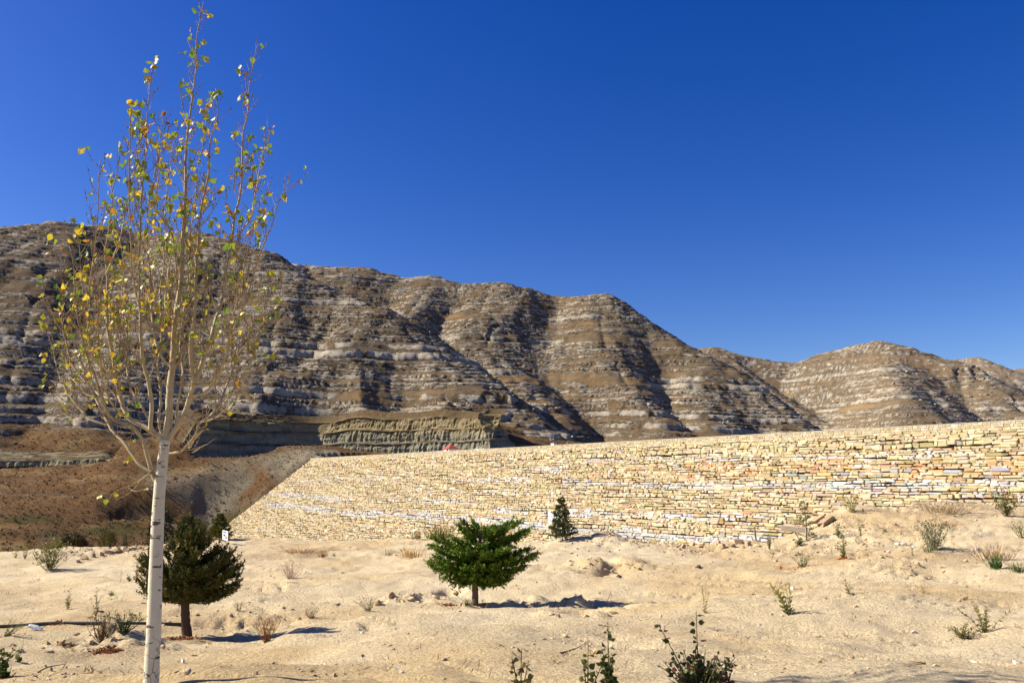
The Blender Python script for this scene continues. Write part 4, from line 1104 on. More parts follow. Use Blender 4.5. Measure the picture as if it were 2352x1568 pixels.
# ------------------------------------------------------------------ weeds, signs and small things on the sand
def plant_root(name, label, cat, u, v, group=None):
    b = ghit(u, v); o = empty(name, tuple(b)); tag(o, label, cat, group); return o, b, b[1] / F     # metres per px there
G_OL = np.array([0.10, 0.125, 0.025]); G_YE = np.array([0.28, 0.25, 0.03]); G_DK = np.array([0.045, 0.075, 0.018])
D_TAN = np.array([0.42, 0.29, 0.13]); D_RED = np.array([0.32, 0.115, 0.045]); D_GRY = np.array([0.34, 0.26, 0.18]); D_BRN = np.array([0.2, 0.11, 0.05])
def leafy_stem(mb, st, base, tip, bend, r, nleaf, ll, col, colt, rs_, f0=.1, lw=.28, spread=.9):
    base = np.asarray(base, float); tip = np.asarray(tip, float)
    mid = (base + tip) / 2 + np.asarray(bend, float)
    pts = smooth_poly([base, mid, tip], max(np.linalg.norm(tip - base) / 9, .006))
    st.tube(pts, np.linspace(r, r * .4, len(pts)), np.array(col) * .8, np.array(col), n=4, cap=False)
    for i in range(nleaf):
        f = f0 + (1 - f0) * (i + rs_.rand()) / nleaf; k = min(int(f * (len(pts) - 1)), len(pts) - 2)
        T = pts[k + 1] - pts[k]; T /= np.linalg.norm(T) + 1e-9
        a = rs_.randn(3); a -= T * (a @ T); a /= np.linalg.norm(a) + 1e-9
        d = T * .75 + a * spread; d /= np.linalg.norm(d)
        L = ll * rs_.uniform(.6, 1.2) * (1.1 - .45 * f); c = np.array(col) * (1 - f) + np.array(colt) * f
        mb.blade(pts[k], pts[k] + d * L, L * lw, c * rs_.uniform(.75, 1.25), rs_.randn(3), .45)
    return pts
def weed(name, label, u, v, h, w, n, col, colt, seed, leaf=9, ll=.13, lean=0.0, dead=None, mat=None, cat='plant', lw=.28, group=None):
    """upright weed: n stems, h and w in px"""
    rs_ = np.random.RandomState(seed); root, b, mp = plant_root(name, label, cat, u, v, group)
    H, Wd = h * mp, w * mp / 2; st = MB(b); lf = MB(b)
    for i in range(int(n * 1.7) if n > 1 else n):
        x = (rs_.rand() * 2 - 1); y = rs_.randn() * .5
        hh = H * rs_.uniform(.55, 1.0) if n > 1 else H
        if i == 0: hh = H
        base = b + np.array([x * .12 * Wd, y * .12 * Wd, -.02]); tip = b + np.array([(x + lean) * Wd, y * Wd, hh])
        leafy_stem(lf, st, base, tip, np.array([-(x + lean) * .12 * Wd, 0, .04 * hh]), max(.0045, .009 * H), int(leaf * 1.25), max(1.35 * ll * H, .025), col, colt, rs_, lw=lw)
    st.build('stem', mat or M_PLANT, root); lf.build('leaves', mat or M_PLANT, root)
    if dead is not None:
        dm = MB(b); k = 80; r0 = rs_.randn(k, 3) * [Wd * .55, Wd * .4, 0]; r0[:, 2] = 0
        z = ground_z(b[0] + r0[:, 0], b[1] + r0[:, 1]); A_ = np.stack([b[0] + r0[:, 0], b[1] + r0[:, 1], z], 1)
        d = rs_.randn(k, 3) * [1, 1, .5] + [0, 0, .5]; d /= np.linalg.norm(d, axis=1)[:, None]
        dm.blades(A_, A_ + d * H * .13 * rs_.uniform(.4, 1.2, (k, 1)), H * .05, np.array(dead) * rs_.uniform(.6, 1.4, (k, 1)), seed)
        dm.build('dead_leaves', M_DRY, root)
    return root
def tuft(name, label, u, v, h, w, n, col, seed, mat=None, cat='grass', blade=.05, droop=.5, group=None):
    """a clump of thin blades"""
    rs_ = np.random.RandomState(seed); root, b, mp = plant_root(name, label, cat, u, v, group)
    H, Wd = h * mp, w * mp / 2; bm_ = MB(b); st = MB(b)
    for i in range(n):
        x, y = np.clip(rs_.randn(2) * .5, -1.2, 1.2)
        bx, by = b[0] + x * Wd * .55, b[1] + y * Wd * .45
        p = np.array([bx, by, gz(bx, by) - .01]) if n < 40 else np.array([bx, by, b[2] - .01])
        tip = p + np.array([x * Wd * droop + rs_.randn() * Wd * .12, y * Wd * droop, H * rs_.uniform(.4, 1.05)])
        mid = (p + tip) / 2 + [0, 0, .12 * H]
        c = np.array(col) * rs_.uniform(.65, 1.35); w_ = max(blade * H, .004)
        bm_.blade(p, mid, w_, c, rs_.randn(3), .6); bm_.blade(mid - (tip - mid) * .1, tip, w_ * .8, c * 1.05, rs_.randn(3), .3)
    bm_.build('blades', mat or M_DRY, root)
    for i in range(3):
        bm2 = st; a = rs_.randn(2) * .1
        bm2.tube([b + [0, 0, -.02], b + [a[0] * Wd, a[1] * Wd, H * .3], b + [a[0] * 3 * Wd, a[1] * 2 * Wd, H * .75]], [.006, .004, .002], np.array(col) * .7, n=4)
    st.build('stem', mat or M_DRY, root)
    return root
def brush(name, label, u, v, h, w, n, col, seed, cat='bush', group=None, leafcol=None, nleaf=0):
    """open shrub of dry branching twigs"""
    rs_ = np.random.RandomState(seed); root, b, mp = plant_root(name, label, cat, u, v, group)
    H, Wd = h * mp, w * mp / 2; m_ = MB(b); lf = MB(b)
    for i in range(n):
        x, y = np.clip(rs_.randn(2) * .55, -1, 1)
        p0 = b + np.array([x * .15 * Wd, y * .15 * Wd, -.02]); p2 = b + np.array([x * Wd, y * Wd, H * rs_.uniform(.5, 1)])
        pts = smooth_poly([p0, (p0 + p2) / 2 + rs_.randn(3) * .07 * H, p2], H / 8)
        m_.tube(pts, np.linspace(.006, .0022, len(pts)), np.array(col) * rs_.uniform(.7, 1.2), n=4, cap=False)
        for k in range(3):
            q = pts[rs_.randint(1, len(pts))]; e = q + np.array([rs_.randn() * .2 * Wd, rs_.randn() * .2 * Wd, H * rs_.uniform(.05, .28)])
            m_.tube([q, (q + e) / 2 + rs_.randn(3) * .01, e], [.003, .0025, .0015], np.array(col) * rs_.uniform(.8, 1.2), n=3, cap=False)
            for _ in range(nleaf):
                t_ = q + (e - q) * rs_.rand(); d = rs_.randn(3) + [0, 0, .6]; d /= np.linalg.norm(d)
                lf.blade(t_, t_ + d * .10 * H * rs_.uniform(.6, 1.4), .036 * H, np.array(leafcol) * rs_.uniform(.7, 1.3), rs_.randn(3))
    m_.build('twigs', M_DRY, root)
    if lf.n: lf.build('leaves', M_PLANT, root)
    return root
def litter(label, u, v, w, d, n, col, seed):
    """fallen leaves lying on the sand"""
    rs_ = np.random.RandomState(seed); root, b, mp = plant_root('dead_leaf_litter', label, 'leaf litter', u, v)
    Wd = w * mp / 2; x = b[0] + rs_.randn(n) * Wd * .45; y = b[1] + rs_.randn(n) * Wd * d; z = ground_z(x, y) + rs_.uniform(.004, .03, n)
    A_ = np.stack([x, y, z], 1); dd = rs_.randn(n, 3) * [1, 1, .35]; dd /= np.linalg.norm(dd, axis=1)[:, None]; L = rs_.uniform(.025, .06, (n, 1)) * (1 + b[1] / 40)
    m = MB(b); m.blades(A_, A_ + dd * L, L[:, 0] * .6, np.array(col) * rs_.uniform(.45, 1.4, (n, 1)), seed); m.build('leaves', M_DRY, root)
    m = MB(b)
    for k in range(6):
        i = rs_.randint(n); e = A_[i] + rs_.randn(3) * [.12, .12, .02] + [0, 0, .03]; m.tube([A_[i], (A_[i] + e) / 2 + [0, 0, .02], e], [.004, .003, .002], (.16, .1, .06), n=3)
    m.build('twigs', M_DRY, root)
# left side
brush('green_bush', 'yellow-green bush at the left edge of the sand near the valley', 113, 1308, 62, 86, 60, G_OL * .8, 101, leafcol=np.array([.17, .17, .03]), nleaf=4)
brush('dry_bush', 'pale leafless dry bush standing behind the yellow-green bush', 105, 1268, 62, 70, 26, D_GRY * 1.1, 102)
weed('weed', 'small upright green weed left of the dry leafless bush', 57, 1283, 40, 22, 4, G_OL, G_YE, 103)
weed('weed', 'tiny pale green weed at the far left of the sand edge', 36, 1281, 30, 14, 3, G_OL * 1.2, G_YE, 104)
weed('weed', 'leaning brown-green weed at the left frame edge beside the hose', 12, 1462, 40, 60, 9, G_OL * .9, np.array([.22, .15, .03]), 105, lean=.9, dead=D_BRN)
brush('oleander_bush', 'green oleander bush growing over the black hose', 282, 1452, 42, 70, 34, G_DK, 106, leafcol=np.array([.07, .11, .025]), nleaf=6)
brush('oleander_bush', 'dull olive oleander bush with red dead leaves left of the poplar trunk', 232, 1472, 56, 62, 34, D_BRN, 107, leafcol=np.array([.09, .085, .03]), nleaf=4)
litter('heap of red-brown dead leaves below the oleander bushes', 240, 1497, 80, .28, int(130 * 1.4), D_RED * .8, 108)
litter('thin patch of brown dead leaves left of the red-brown heap', 152, 1484, 45, .28, int(60 * 1.4), D_BRN, 109)
litter('orange-brown leaf litter behind the black hose', 130, 1432, 60, .28, int(70 * 1.4), D_RED, 110)
weed('weed', 'tall thin pale weed with whorled leaves left of the hose bushes', 156, 1398, 46, 14, 2, G_OL * 1.2, G_YE * .8, 111, leaf=16, ll=.16)
weed('weed', 'tall thin feathery weed left of the poplar trunk', 220, 1412, 62, 30, 3, np.array([.2, .17, .06]), np.array([.25, .2, .06]), 112, leaf=10, ll=.12)
weed('weed', 'single thin weed stalk with a dark top above the feathery weed', 276, 1337, 30, 6, 1, D_BRN, G_DK, 113, leaf=10, ll=.2)
tuft('green_tuft', 'small dark green tuft lying flat on the sand left of the poplar', 254, 1366, 13, 24, 50, G_DK * 1.1, 114, M_PLANT)
weed('weed', 'short dark seedling casting a thin shadow left of the poplar trunk', 297, 1335, 16, 12, 4, G_DK, G_OL, 115, leaf=8, ll=.3)
weed('weed', 'thin bare twiggy weed at the left flank of the juniper', 314, 1335, 62, 26, 4, D_BRN, G_OL * .7, 116, leaf=7, ll=.09)
weed('poplar_sucker', 'leafy green poplar shoot at the bottom left corner', 6, 1556, 66, 46, 5, G_DK * 1.3, G_OL, 117, leaf=9, ll=.17, lw=.75, dead=D_BRN)
weed('poplar_sucker', 'small thin leafy shoot near the bottom left corner', 42, 1520, 42, 22, 3, G_OL, G_OL, 118, leaf=6, ll=.16, lw=.7)
# around the juniper
brush('dry_bush', 'rust-coloured dry weed in the juniper shadow', 612, 1472, 50, 58, 36, np.array([.36, .17, .045]), 121)
brush('dry_bush', 'small brown dry weed at the far end of the juniper shadow', 714, 1418, 22, 40, 18, D_BRN, 122)
litter('red leaf litter round the foot of the juniper', 412, 1468, 70, .28, int(80 * 1.4), D_RED * .9, 123)
weed('weed', 'thin green weed right of the juniper trunk', 548, 1402, 26, 36, 7, G_OL, G_YE * .7, 124, leaf=6)
tuft('dry_grass', 'low streak of rusty dry grass on the far sand right of the juniper', 690, 1271, 16, 120, 170, np.array([.32, .17, .06]), 125, droop=.6)
tuft('dry_grass', 'small rusty grass tuft at the end of the rusty streak', 742, 1281, 20, 30, 60, np.array([.26, .13, .05]), 126)
brush('dry_bush', 'pale pinkish dry bush on the sand between juniper and cedar', 666, 1328, 44, 54, 30, np.array([.40, .26, .16]), 127)
tuft('dry_grass', 'small olive grass tuft far right of the rusty streak', 766, 1277, 9, 22, 40, G_OL * .7, 128)
weed('weed', 'low curved dark green weed left of the cedar', 846, 1402, 34, 60, 9, G_OL * .8, G_DK, 129, leaf=9, lean=-.3)
tuft('dry_grass', 'patch of orange dry grass left of the cedar crown', 945, 1281, 26, 84, 150, np.array([.50, .33, .12]), 130, droop=.25)
tuft('dry_grass', 'thin brown grass at the left end of the orange grass patch', 893, 1276, 18, 24, 30, D_BRN, 131, droop=.25)
tuft('reed_clump', 'olive reeds at the sand edge behind the cedar crown', 1012, 1240, 34, 100, 190, np.array([.20, .17, .045]), 132, cat='reeds', droop=.15)
tuft('reed_clump', 'brown dry reeds left of the olive reeds at the sand edge', 957, 1239, 24, 36, 60, np.array([.24, .14, .06]), 133, cat='reeds', droop=.15)
tuft('grass_tuft', 'dark green tuft at the left foot of the cedar trunk', 1074, 1391, 20, 36, 70, G_DK, 134, M_PLANT)
brush('dry_bush', 'small reddish twigs at the right foot of the cedar trunk', 1108, 1396, 18, 26, 16, np.array([.2, .1, .05]), 135)
litter('faint red leaf litter left of the cedar foot', 1030, 1390, 60, .28, int(60 * 1.4), D_RED * 1.1, 136)
# right half
tuft('grass_tuft', 'bushy olive grass tuft beside the leaning grey log', 1724, 1222, 38, 52, 110, np.array([.20, .17, .035]), 141, droop=.5)
weed('weed', 'thin dry upright weed right of the grey log', 1768, 1260, 44, 18, 5, np.array([.2, .14, .05]), G_OL, 142, leaf=10)
tuft('green_tuft', 'tiny bright green tuft below the thin dry weed', 1776, 1273, 10, 18, 30, G_DK * 1.3, 143, M_PLANT)
weed('weed', 'low green rosette at the foot of the tilted sign', 1836, 1250, 12, 24, 14, G_DK, G_OL, 144, leaf=8, ll=.35)
weed('weed', 'upright grey-green weed right of the thin cedar sapling', 1926, 1233, 46, 28, 4, np.array([.11, .12, .05]), G_OL, 145, leaf=14)
weed('weed', 'bushy upright weed with red dead leaves at its foot', 1937, 1283, 56, 22, 5, G_OL, G_YE * .8, 146, leaf=13, dead=np.array([.42, .13, .04]))
weed('weed', 'spreading weed with reddish dry base in the middle of the right sand', 1842, 1303, 40, 62, 9, G_OL * .8, G_OL, 147, leaf=8, dead=D_RED)
tuft('dry_grass', 'small red dry tuft left of the spreading weed', 1792, 1306, 14, 34, 40, D_RED, 148)
brush('reed_bush', 'pale olive twiggy bush on top of the sand mound', 1957, 1176, 44, 50, 34, np.array([.24, .22, .08]), 149, leafcol=np.array([.22, .2, .05]), nleaf=2)
weed('weed', 'small yellow-green weed at the left foot of the sand mound', 1914, 1195, 16, 28, 8, G_YE * .7, G_YE, 150, leaf=7)
brush('green_bush', 'airy grey-green bush on the right sand slope', 2146, 1262, 66, 74, 54, np.array([.17, .17, .09]), 151, leafcol=np.array([.15, .16, .07]), nleaf=3)
tuft('green_tuft', 'bright green tuft at the foot of the airy grey-green bush', 2134, 1268, 18, 44, 70, G_DK * 1.3, 152, M_PLANT)
tuft('green_tuft', 'small green tuft on the slope between mound and airy bush', 2032, 1221, 12, 16, 34, G_DK * 1.2, 153, M_PLANT)
weed('weed', 'thin bare stalk with a green foot below the mound', 1977, 1231, 38, 18, 3, D_BRN, G_OL * .7, 154, leaf=7)
brush('green_bush', 'olive bush at the far right top of the sand slope', 2312, 1186, 60, 62, 46, G_OL * .7, 155, leafcol=np.array([.12, .11, .025]), nleaf=4)
tuft('dry_grass', 'wide haze of pale dry grass along the right top edge', 2165, 1178, 32, 190, 420, np.array([.44, .34, .21]), 156, droop=.3, blade=.04)
tuft('dry_grass', 'reddish grass strip below the pale dry grass haze', 2165, 1209, 16, 90, 110, np.array([.42, .22, .10]), 157, droop=.6)
tuft('dry_grass', 'tan grass clump behind the bright green tuft at the right edge', 2285, 1288, 44, 130, 150, np.array([.42, .31, .17]), 158, droop=.4, blade=.04)
tuft('green_tuft', 'bright green tuft in tan grass near the right edge', 2288, 1306, 32, 46, 130, np.array([.045, .10, .02]), 159, M_PLANT)
tuft('green_tuft', 'dull green tuft cut by the right frame edge', 2340, 1314, 26, 48, 90, np.array([.06, .09, .02]), 160, M_PLANT)
brush('green_bush', 'sparse twiggy bush cut by the right frame edge', 2348, 1235, 38, 60, 26, G_OL * .6, 161, leafcol=G_DK, nleaf=2)
weed('weed', 'thin weed on the slope left of the airy grey-green bush', 2096, 1276, 34, 14, 2, G_OL, G_OL, 162, leaf=8)
weed('oleander_sprig', 'leaning green sprig with yellow tips in the middle of the right sand', 1812, 1410, 72, 60, 5, np.array([.10, .115, .03]), G_YE * 1.2, 163, leaf=20, ll=.14, lean=-.65)
weed('oleander_sprig', 'short single leaning sprig right of the yellow-tipped sprig', 1950, 1364, 36, 20, 2, np.array([.12, .13, .03]), G_YE, 164, leaf=14, ll=.18, lean=-.8)
weed('weed', 'tall faint dry weed left of the yellow-tipped sprig', 1618, 1407, 66, 26, 3, np.array([.30, .24, .08]), G_YE * .8, 165, leaf=10, ll=.08)
weed('oleander_sprig', 'large spreading sprig with pale twigs at the right', 2264, 1452, 66, 100, 7, np.array([.13, .115, .04]), np.array([.24, .20, .04]), 166, leaf=18, ll=.13)
weed('oleander_sprig', 'low bushy sprig touching the large spreading sprig', 2215, 1466, 34, 76, 12, np.array([.12, .10, .03]), np.array([.17, .15, .03]), 167, leaf=12, ll=.2, dead=D_BRN)
tuft('dry_grass', 'wispy dry grass tuft on the open sand right of centre', 2122, 1362, 24, 52, 40, np.array([.34, .22, .09]), 168, droop=1.0, blade=.025)
tuft('dry_grass', 'flat strip of dry grass along the bottom right crack', 2130, 1524, 6, 120, 120, D_TAN, 169, droop=.6)
# leafy poplar shoots at the bottom edge
def sucker(label, u, v, h, w, n, seed, nl, col, dead=None, bushy=0):
    rs_ = np.random.RandomState(seed); root, b, mp = plant_root('poplar_sucker', label, 'plant', u, v)
    H, Wd = h * mp, w * mp / 2; st = MB(b)
    for i in range(n + bushy):
        tall = i < n
        x, y = np.clip(rs_.randn(2) * .5, -1, 1)
        if i == 0: x = .05
        hh = H * (1 if i == 0 else rs_.uniform(.5, .9)) if tall else H * rs_.uniform(.2, .5)
        p0 = b + np.array([x * .1 * Wd, y * .1 * Wd, -.03]); p2 = b + np.array([x * Wd, y * Wd * .8, hh])
        pts = smooth_poly([p0, (p0 + p2) / 2 + [0, 0, .05 * hh], p2], max(hh / 12, .02))
        st.tube(pts, np.linspace(.006, .002, len(pts)), (.18, .15, .06), (.2, .22, .06), n=5)
        k = nl if tall else nl // 2
        for q in range(k):
            f = .12 + .88 * (q + rs_.rand()) / k; p = pts[min(int(f * (len(pts) - 1)), len(pts) - 1)]
            d = rs_.randn(3) * [1, 1, .6] + [0, 0, .25]; d /= np.linalg.norm(d); nn = rs_.randn(3); nn -= d * (nn @ d); nn /= np.linalg.norm(nn)
            if dead is not None and rs_.rand() < .28: c = np.array(dead)
            elif rs_.rand() < .15: c = np.array([.30, .25, .03])
            else: c = np.array(col)
            sz = rs_.uniform(.034, .064) * (1.15 - .4 * f) * (1 if tall else .8)
            v, cc, t_, q_ = LV[(rs_.randint(6), rs_.randint(3))]
            Mx = np.stack([d, np.cross(nn, d), nn], 1)
            me = mk_mesh('leaf', (v * sz) @ Mx.T, [np.array(q_), np.array(t_)], np.tile(c * rs_.uniform(.6, 1.4), (len(v), 1)), M_LEAF)
            link('leaf', me, root).location = p - b
    st.build('stem', M_PLANT, root, True)
sucker('tall leafy green shoot at the bottom edge, middle one of three', 1398, 1590, 148, 36, 2, 201, 26, (.13, .17, .035), None, 8)
sucker('leaning leafy shoot just left of the tall green shoot', 1350, 1592, 108, 60, 3, 202, 13, (.18, .19, .035))
sucker('big bushy shoot with red dead leaves at the bottom edge', 1605, 1592, 170, 160, 2, 203, 24, (.10, .125, .03), (.28, .10, .05), 62)
sucker('drooping side shoot of dead brown leaves right of the bushy shoot', 1668, 1575, 62, 56, 4, 204, 8, (.20, .075, .045), (.25, .09, .05))
sucker('pair of thin yellowing shoots at the bottom edge left of the tall shoot', 1196, 1592, 92, 76, 4, 205, 7, (.26, .21, .05), (.30, .15, .06))
# ------------------------------------------------------------------ signs, hose, bottle, log, stones
def sign(name, label, u, v, ub, w, h, tilt, col, marks, seed, post_px, frame=False, lean=0.0, yaw=-0.65):
    """board centred over its post; u,v = foot of the post; ub = board centre (u, v); sizes in px"""
    b = ghit(u, v); mp = b[1] / F; root = empty(name, tuple(b)); tag(root, label, 'sign')
    c = P(ub[0], ub[1], b[1] - .03); Wd, H = w * mp / math.cos(yaw), h * mp
    m = MB(b); m.tube([b + [0, 0, -.08], (b + c) / 2 + [0, .03, 0], c + [0, .035, -H * .1]], [.022, .02, .02], (.30, .27, .22) if not frame else (.18, .13, .09), n=6); m.build('post', M_MISC, root)
    ct, st_ = math.cos(tilt), math.sin(tilt); cl, sl = math.cos(lean), math.sin(lean)
    def tr(p):                                            # board-local x, depth, z
        x, y, z = p; y, z = y * cl - z * sl, y * sl + z * cl
        x, z = x * ct - z * st_, x * st_ + z * ct; cw, sw = math.cos(yaw), math.sin(yaw)
        return c + np.array([x * cw - y * sw, x * sw + y * cw, z])
    m = MB(b); d = .018; vs_ = [tr(p) for p in [(-Wd/2,-d,-H/2),(Wd/2,-d,-H/2),(Wd/2,d,-H/2),(-Wd/2,d,-H/2),(-Wd/2,-d,H/2),(Wd/2,-d,H/2),(Wd/2,d,H/2),(-Wd/2,d,H/2)]]
    m.add(vs_, col, (), [(0, 3, 2, 1), (4, 5, 6, 7), (0, 1, 5, 4), (1, 2, 6, 5), (2, 3, 7, 6), (3, 0, 4, 7)])
    bo = m.build('board', M_MISC, root)
    m = MB(b)
    for (x0, z0, x1, z1, cc) in marks:                     # painted marks: thin raised strips
        q = [tr((x * Wd, -d - .004, z * H)) for x, z in ((x0, z0), (x1, z0), (x1, z1), (x0, z1))]
        m.add(q, cc, (), [(0, 1, 2, 3)])
    if m.n:
        lo = m.build('lettering', M_MISC, root); lo.parent = bo
    return root, tr, Wd, H, b, bo
def text_on(par, b, tr, Wd, H, s, x, z, size, col, mat):
    cu = bpy.data.curves.new('lettering', 'FONT'); cu.body = s; cu.size = size * H; cu.align_x = 'CENTER'; cu.align_y = 'CENTER'
    tmp = bpy.data.objects.new('tmp', cu); COL.objects.link(tmp)
    me = bpy.data.meshes.new_from_object(tmp.evaluated_get(bpy.context.evaluated_depsgraph_get()))
    bpy.data.objects.remove(tmp); me.materials.clear(); me.materials.append(mat)
    o = link('lettering', me, par)
    ex = Vector(tr((1, 0, 0))) - Vector(tr((0, 0, 0))); ez = Vector(tr((0, 0, 1))) - Vector(tr((0, 0, 0)))
    ey = ex.cross(ez)
    p = Vector(tr((x * Wd, -.024, z * H))) - Vector(b)
    o.matrix_local = Matrix(((ex.x, ez.x, -ey.x, p.x), (ex.y, ez.y, -ey.y, p.y), (ex.z, ez.z, -ey.z, p.z), (0, 0, 0, 1)))
M_INK = pmat('ink', (.03, .035, .06), .7)
BL = (.05, .06, .10); GRY = (.35, .36, .38); GRN = (.07, .10, .07)
root, tr_, Wd, H, b, bo = sign('plant_sign', 'white square sign with blue lettering beside the conical cedar sapling', 1279, 1239, (1272, 1190), 22.5, 23, .06, (.82, .83, .86),
     [(-.30, .02, .10, .035, GRY), (.12, .0, .36, .015, GRY), (-.15, -.16, -.02, -.30, GRN), (-.02, -.36, .05, -.12, GRN), (.05, -.22, .16, -.16, GRN), (.26, -.40, .29, -.14, GRN)], 1, 0)
text_on(bo, b, tr_, Wd, H, 'Al Fadi Corner', 0, .24, .17, BL, M_INK)
sign('plant_sign', 'small white sign with dark blotches beside the juniper', 518, 1247, (517.5, 1229), 16.5, 21, -.10, (.74, .77, .82),
     [(-.35, .30, -.05, .42, BL), (.0, .25, .15, .40, BL), (.2, .28, .42, .36, GRY), (-.30, -.06, .05, .12, BL), (-.05, -.16, .28, .0, GRY), (.1, -.28, .36, -.16, BL), (-.38, -.34, -.1, -.26, GRY)], 2, 0, lean=.1)
sl_ = [(-.46, .30 - k * .22, .46, .20 - k * .22, (.22, .17, .12)) for k in range(4)]
sign('slatted_sign', 'tilted weathered sign board with dark stripes on a leaning post', 1841, 1246, (1822, 1214), 45, 13, -.06, (.42, .36, .27), sl_, 3, 0, True, lean=.15)
# hose: sags over the sand from the left edge to the juniper
ha, hb2 = ghit(10, 1443), ghit(425, 1440)
hd = hb2 - ha; hp_ = np.array([ha + hd * f + [0, .06 * math.sin(f * 7), 0] for f in np.linspace(-.55, 1.0, 120)]); hb = np.array(ha); m = MB(hb)
hz_ = ground_z(hp_[:, 0], hp_[:, 1]); hp_[:, 2] = np.convolve(np.pad(hz_, 15, 'edge'), np.ones(31) / 31, 'valid') + .03
m.tube(hp_, .036, (.022, .023, .026), n=10)
M_HOSE = vmat('hose_plastic', 0.45, 20., .1, spec=.4)
tag(m.build('irrigation_hose', M_HOSE, None, True), 'long black irrigation hose lying on the sand at the left', 'hose')
# bottle: crumpled clear plastic with blue cap, lying by the hose
bp_ = ghit(78, 1446); mp = bp_[1] / F; bo_ = empty('plastic_bottle', tuple(bp_)); tag(bo_, 'clear plastic bottle with blue cap lying against the hose', 'bottle')
A_ = np.array([-13 * mp, .02, .085]); D_ = np.array([24 * mp, -.05, -.035]); Ln = np.linalg.norm(D_); D_ = D_ / Ln; Ln = .30
prof = [(0, .012), (.008, .034), (.03, .038), (.07, .035), (.10, .039), (.14, .035), (.17, .039), (.20, .037), (.235, .026), (.26, .014), (.285, .013)]
m = MB(bp_); m.tube([bp_ + A_ + D_ * q[0] * 1.05 for q in prof], [q[1] * 1.15 for q in prof], (.75, .82, .9), n=12)
M_PET = pmat('clear_plastic', (.80, .87, .95), .12, spec=.6); M_PET.node_tree.nodes['Principled BSDF'].inputs['Transmission Weight'].default_value = .7
m.build('body', M_PET, bo_, True)
m = MB(bp_); m.tube([bp_ + A_ + D_ * .285, bp_ + A_ + D_ * .325], [.019, .018], (.05, .2, .55), n=10); m.build('cap', M_MISC, bo_)
# log and slabs near the mound
p0 = ghit(1756, 1236); p1 = P(1733, 1216, p0[1] + .3); m = MB(p0)
m.tube(smooth_poly([p0 + [0.05, 0, -.06], (p0 + p1) / 2 + [0, 0, .04], p1], .08), .075, (.17, .15, .13), (.24, .22, .2), n=8)
tag(m.build('log', M_BARK), 'grey log leaning on the bank beside the olive grass tuft', 'log')
def slab(label, u, v, L, Wd, T, rz, tilt, col, name='stone_slab'):
    b = ghit(u, v); m = MB(b); rs_ = np.random.RandomState(int(u)); x, y, z = L / 2, Wd / 2, T / 2
    v_ = np.array([(sx * x, sy * y, sz * z) for sz in (-1, 1) for sx, sy in ((-1, -1), (1, -1), (1, 1), (-1, 1))]) * (1 + .12 * rs_.randn(8, 3))
    Rm = np.array(Matrix.Rotation(rz, 3, 'Z') @ Matrix.Rotation(tilt, 3, 'Y'))
    m.add(v_ @ Rm.T + b + [0, 0, z + abs(math.sin(tilt)) * x * .55], col, (), [(0, 3, 2, 1), (4, 5, 6, 7), (0, 1, 5, 4), (1, 2, 6, 5), (2, 3, 7, 6), (3, 0, 4, 7)])
    tag(m.build(name, M_ROCK), label, 'stone')
slab('long brown stone slab propped on the left flank of the mound', 1898, 1204, .95, .34, .16, .5, -.42, (.36, .25, .15))
slab('second brown slab just behind the propped long slab', 1878, 1199, .8, .28, .13, .5, -.40, (.40, .30, .19))
def rock_geo(r, rs_, flat=.7):
    """broken stone: jittered, faceted"""
    t = (1 + 5 ** .5) / 2
    v = np.array([(-1, t, 0), (1, t, 0), (-1, -t, 0), (1, -t, 0), (0, -1, t), (0, 1, t), (0, -1, -t), (0, 1, -t), (t, 0, -1), (t, 0, 1), (-t, 0, -1), (-t, 0, 1)]) / 1.9
    f = [(0,11,5),(0,5,1),(0,1,7),(0,7,10),(0,10,11),(1,5,9),(5,11,4),(11,10,2),(10,7,6),(7,1,8),(3,9,4),(3,4,2),(3,2,6),(3,6,8),(3,8,9),(4,9,5),(2,4,11),(6,2,10),(8,6,7),(9,8,1)]
    v = v * (1 + .28 * rs_.randn(12, 1)) + .12 * rs_.randn(12, 3); v *= r * np.array([1.15, .9, flat]) * rs_.uniform(.8, 1.2, 3)
    a = rs_.rand() * 6.28; v = v @ np.array([[math.cos(a), math.sin(a), 0], [-math.sin(a), math.cos(a), 0], [0, 0, 1]])
    return v, f
srs = np.random.RandomState(91)
def stone(label, u, v, px, col, flat=.7, name='stone', group=None, cat='stone'):
    b = ghit(u, v); r = px * b[1] / F / 2; vv, f = rock_geo(r, srs, flat)
    c = np.array(col) * srs.uniform(.9, 1.1)
    o = link(name, mk_mesh(name, vv, [np.array(f)], np.tile(c, (12, 1)), M_ROCK), None, b + [0, 0, r * flat * .35])
    tag(o, label, cat, group)
PALE = (.52, .46, .36); BUFF = (.50, .38, .23); DARK = (.36, .25, .14)
stone('white cube-shaped stone right of the poplar trunk near the bottom', 420, 1521, 11, (.66, .63, .56), .9)
stone('brown stone behind the small thin shoots at bottom left', 110, 1479, 12, DARK)
stone('pale stone at the left edge below the hose', 48, 1495, 14, (.56, .50, .42))
stone('flat tilted stone chip behind the hose', 227, 1402, 16, (.58, .44, .26), .35)
stone('yellow stone in front of the juniper foot', 482, 1479, 12, (.52, .35, .14), .4)
stone('white stone in the open sand right of the faint weed', 1822, 1352, 11, (.62, .60, .55))
stone('dark stone with pale top left of the spreading weed', 1604, 1302, 20, DARK, .6)
stone('tan stone on the sand just below the short single sprig', 1964, 1394, 12, BUFF)
stone('larger tan stone right of the short sprig', 2098, 1394, 13, BUFF, .8)
stone('flat brown stone lump above the large spreading sprig', 2215, 1377, 22, DARK, .5)
stone('second brown lump touching the flat brown stone', 2202, 1380, 14, DARK, .6)
stone('pale half-buried stone in front of the large spreading sprig', 2099, 1452, 15, (.62, .53, .38), .5)
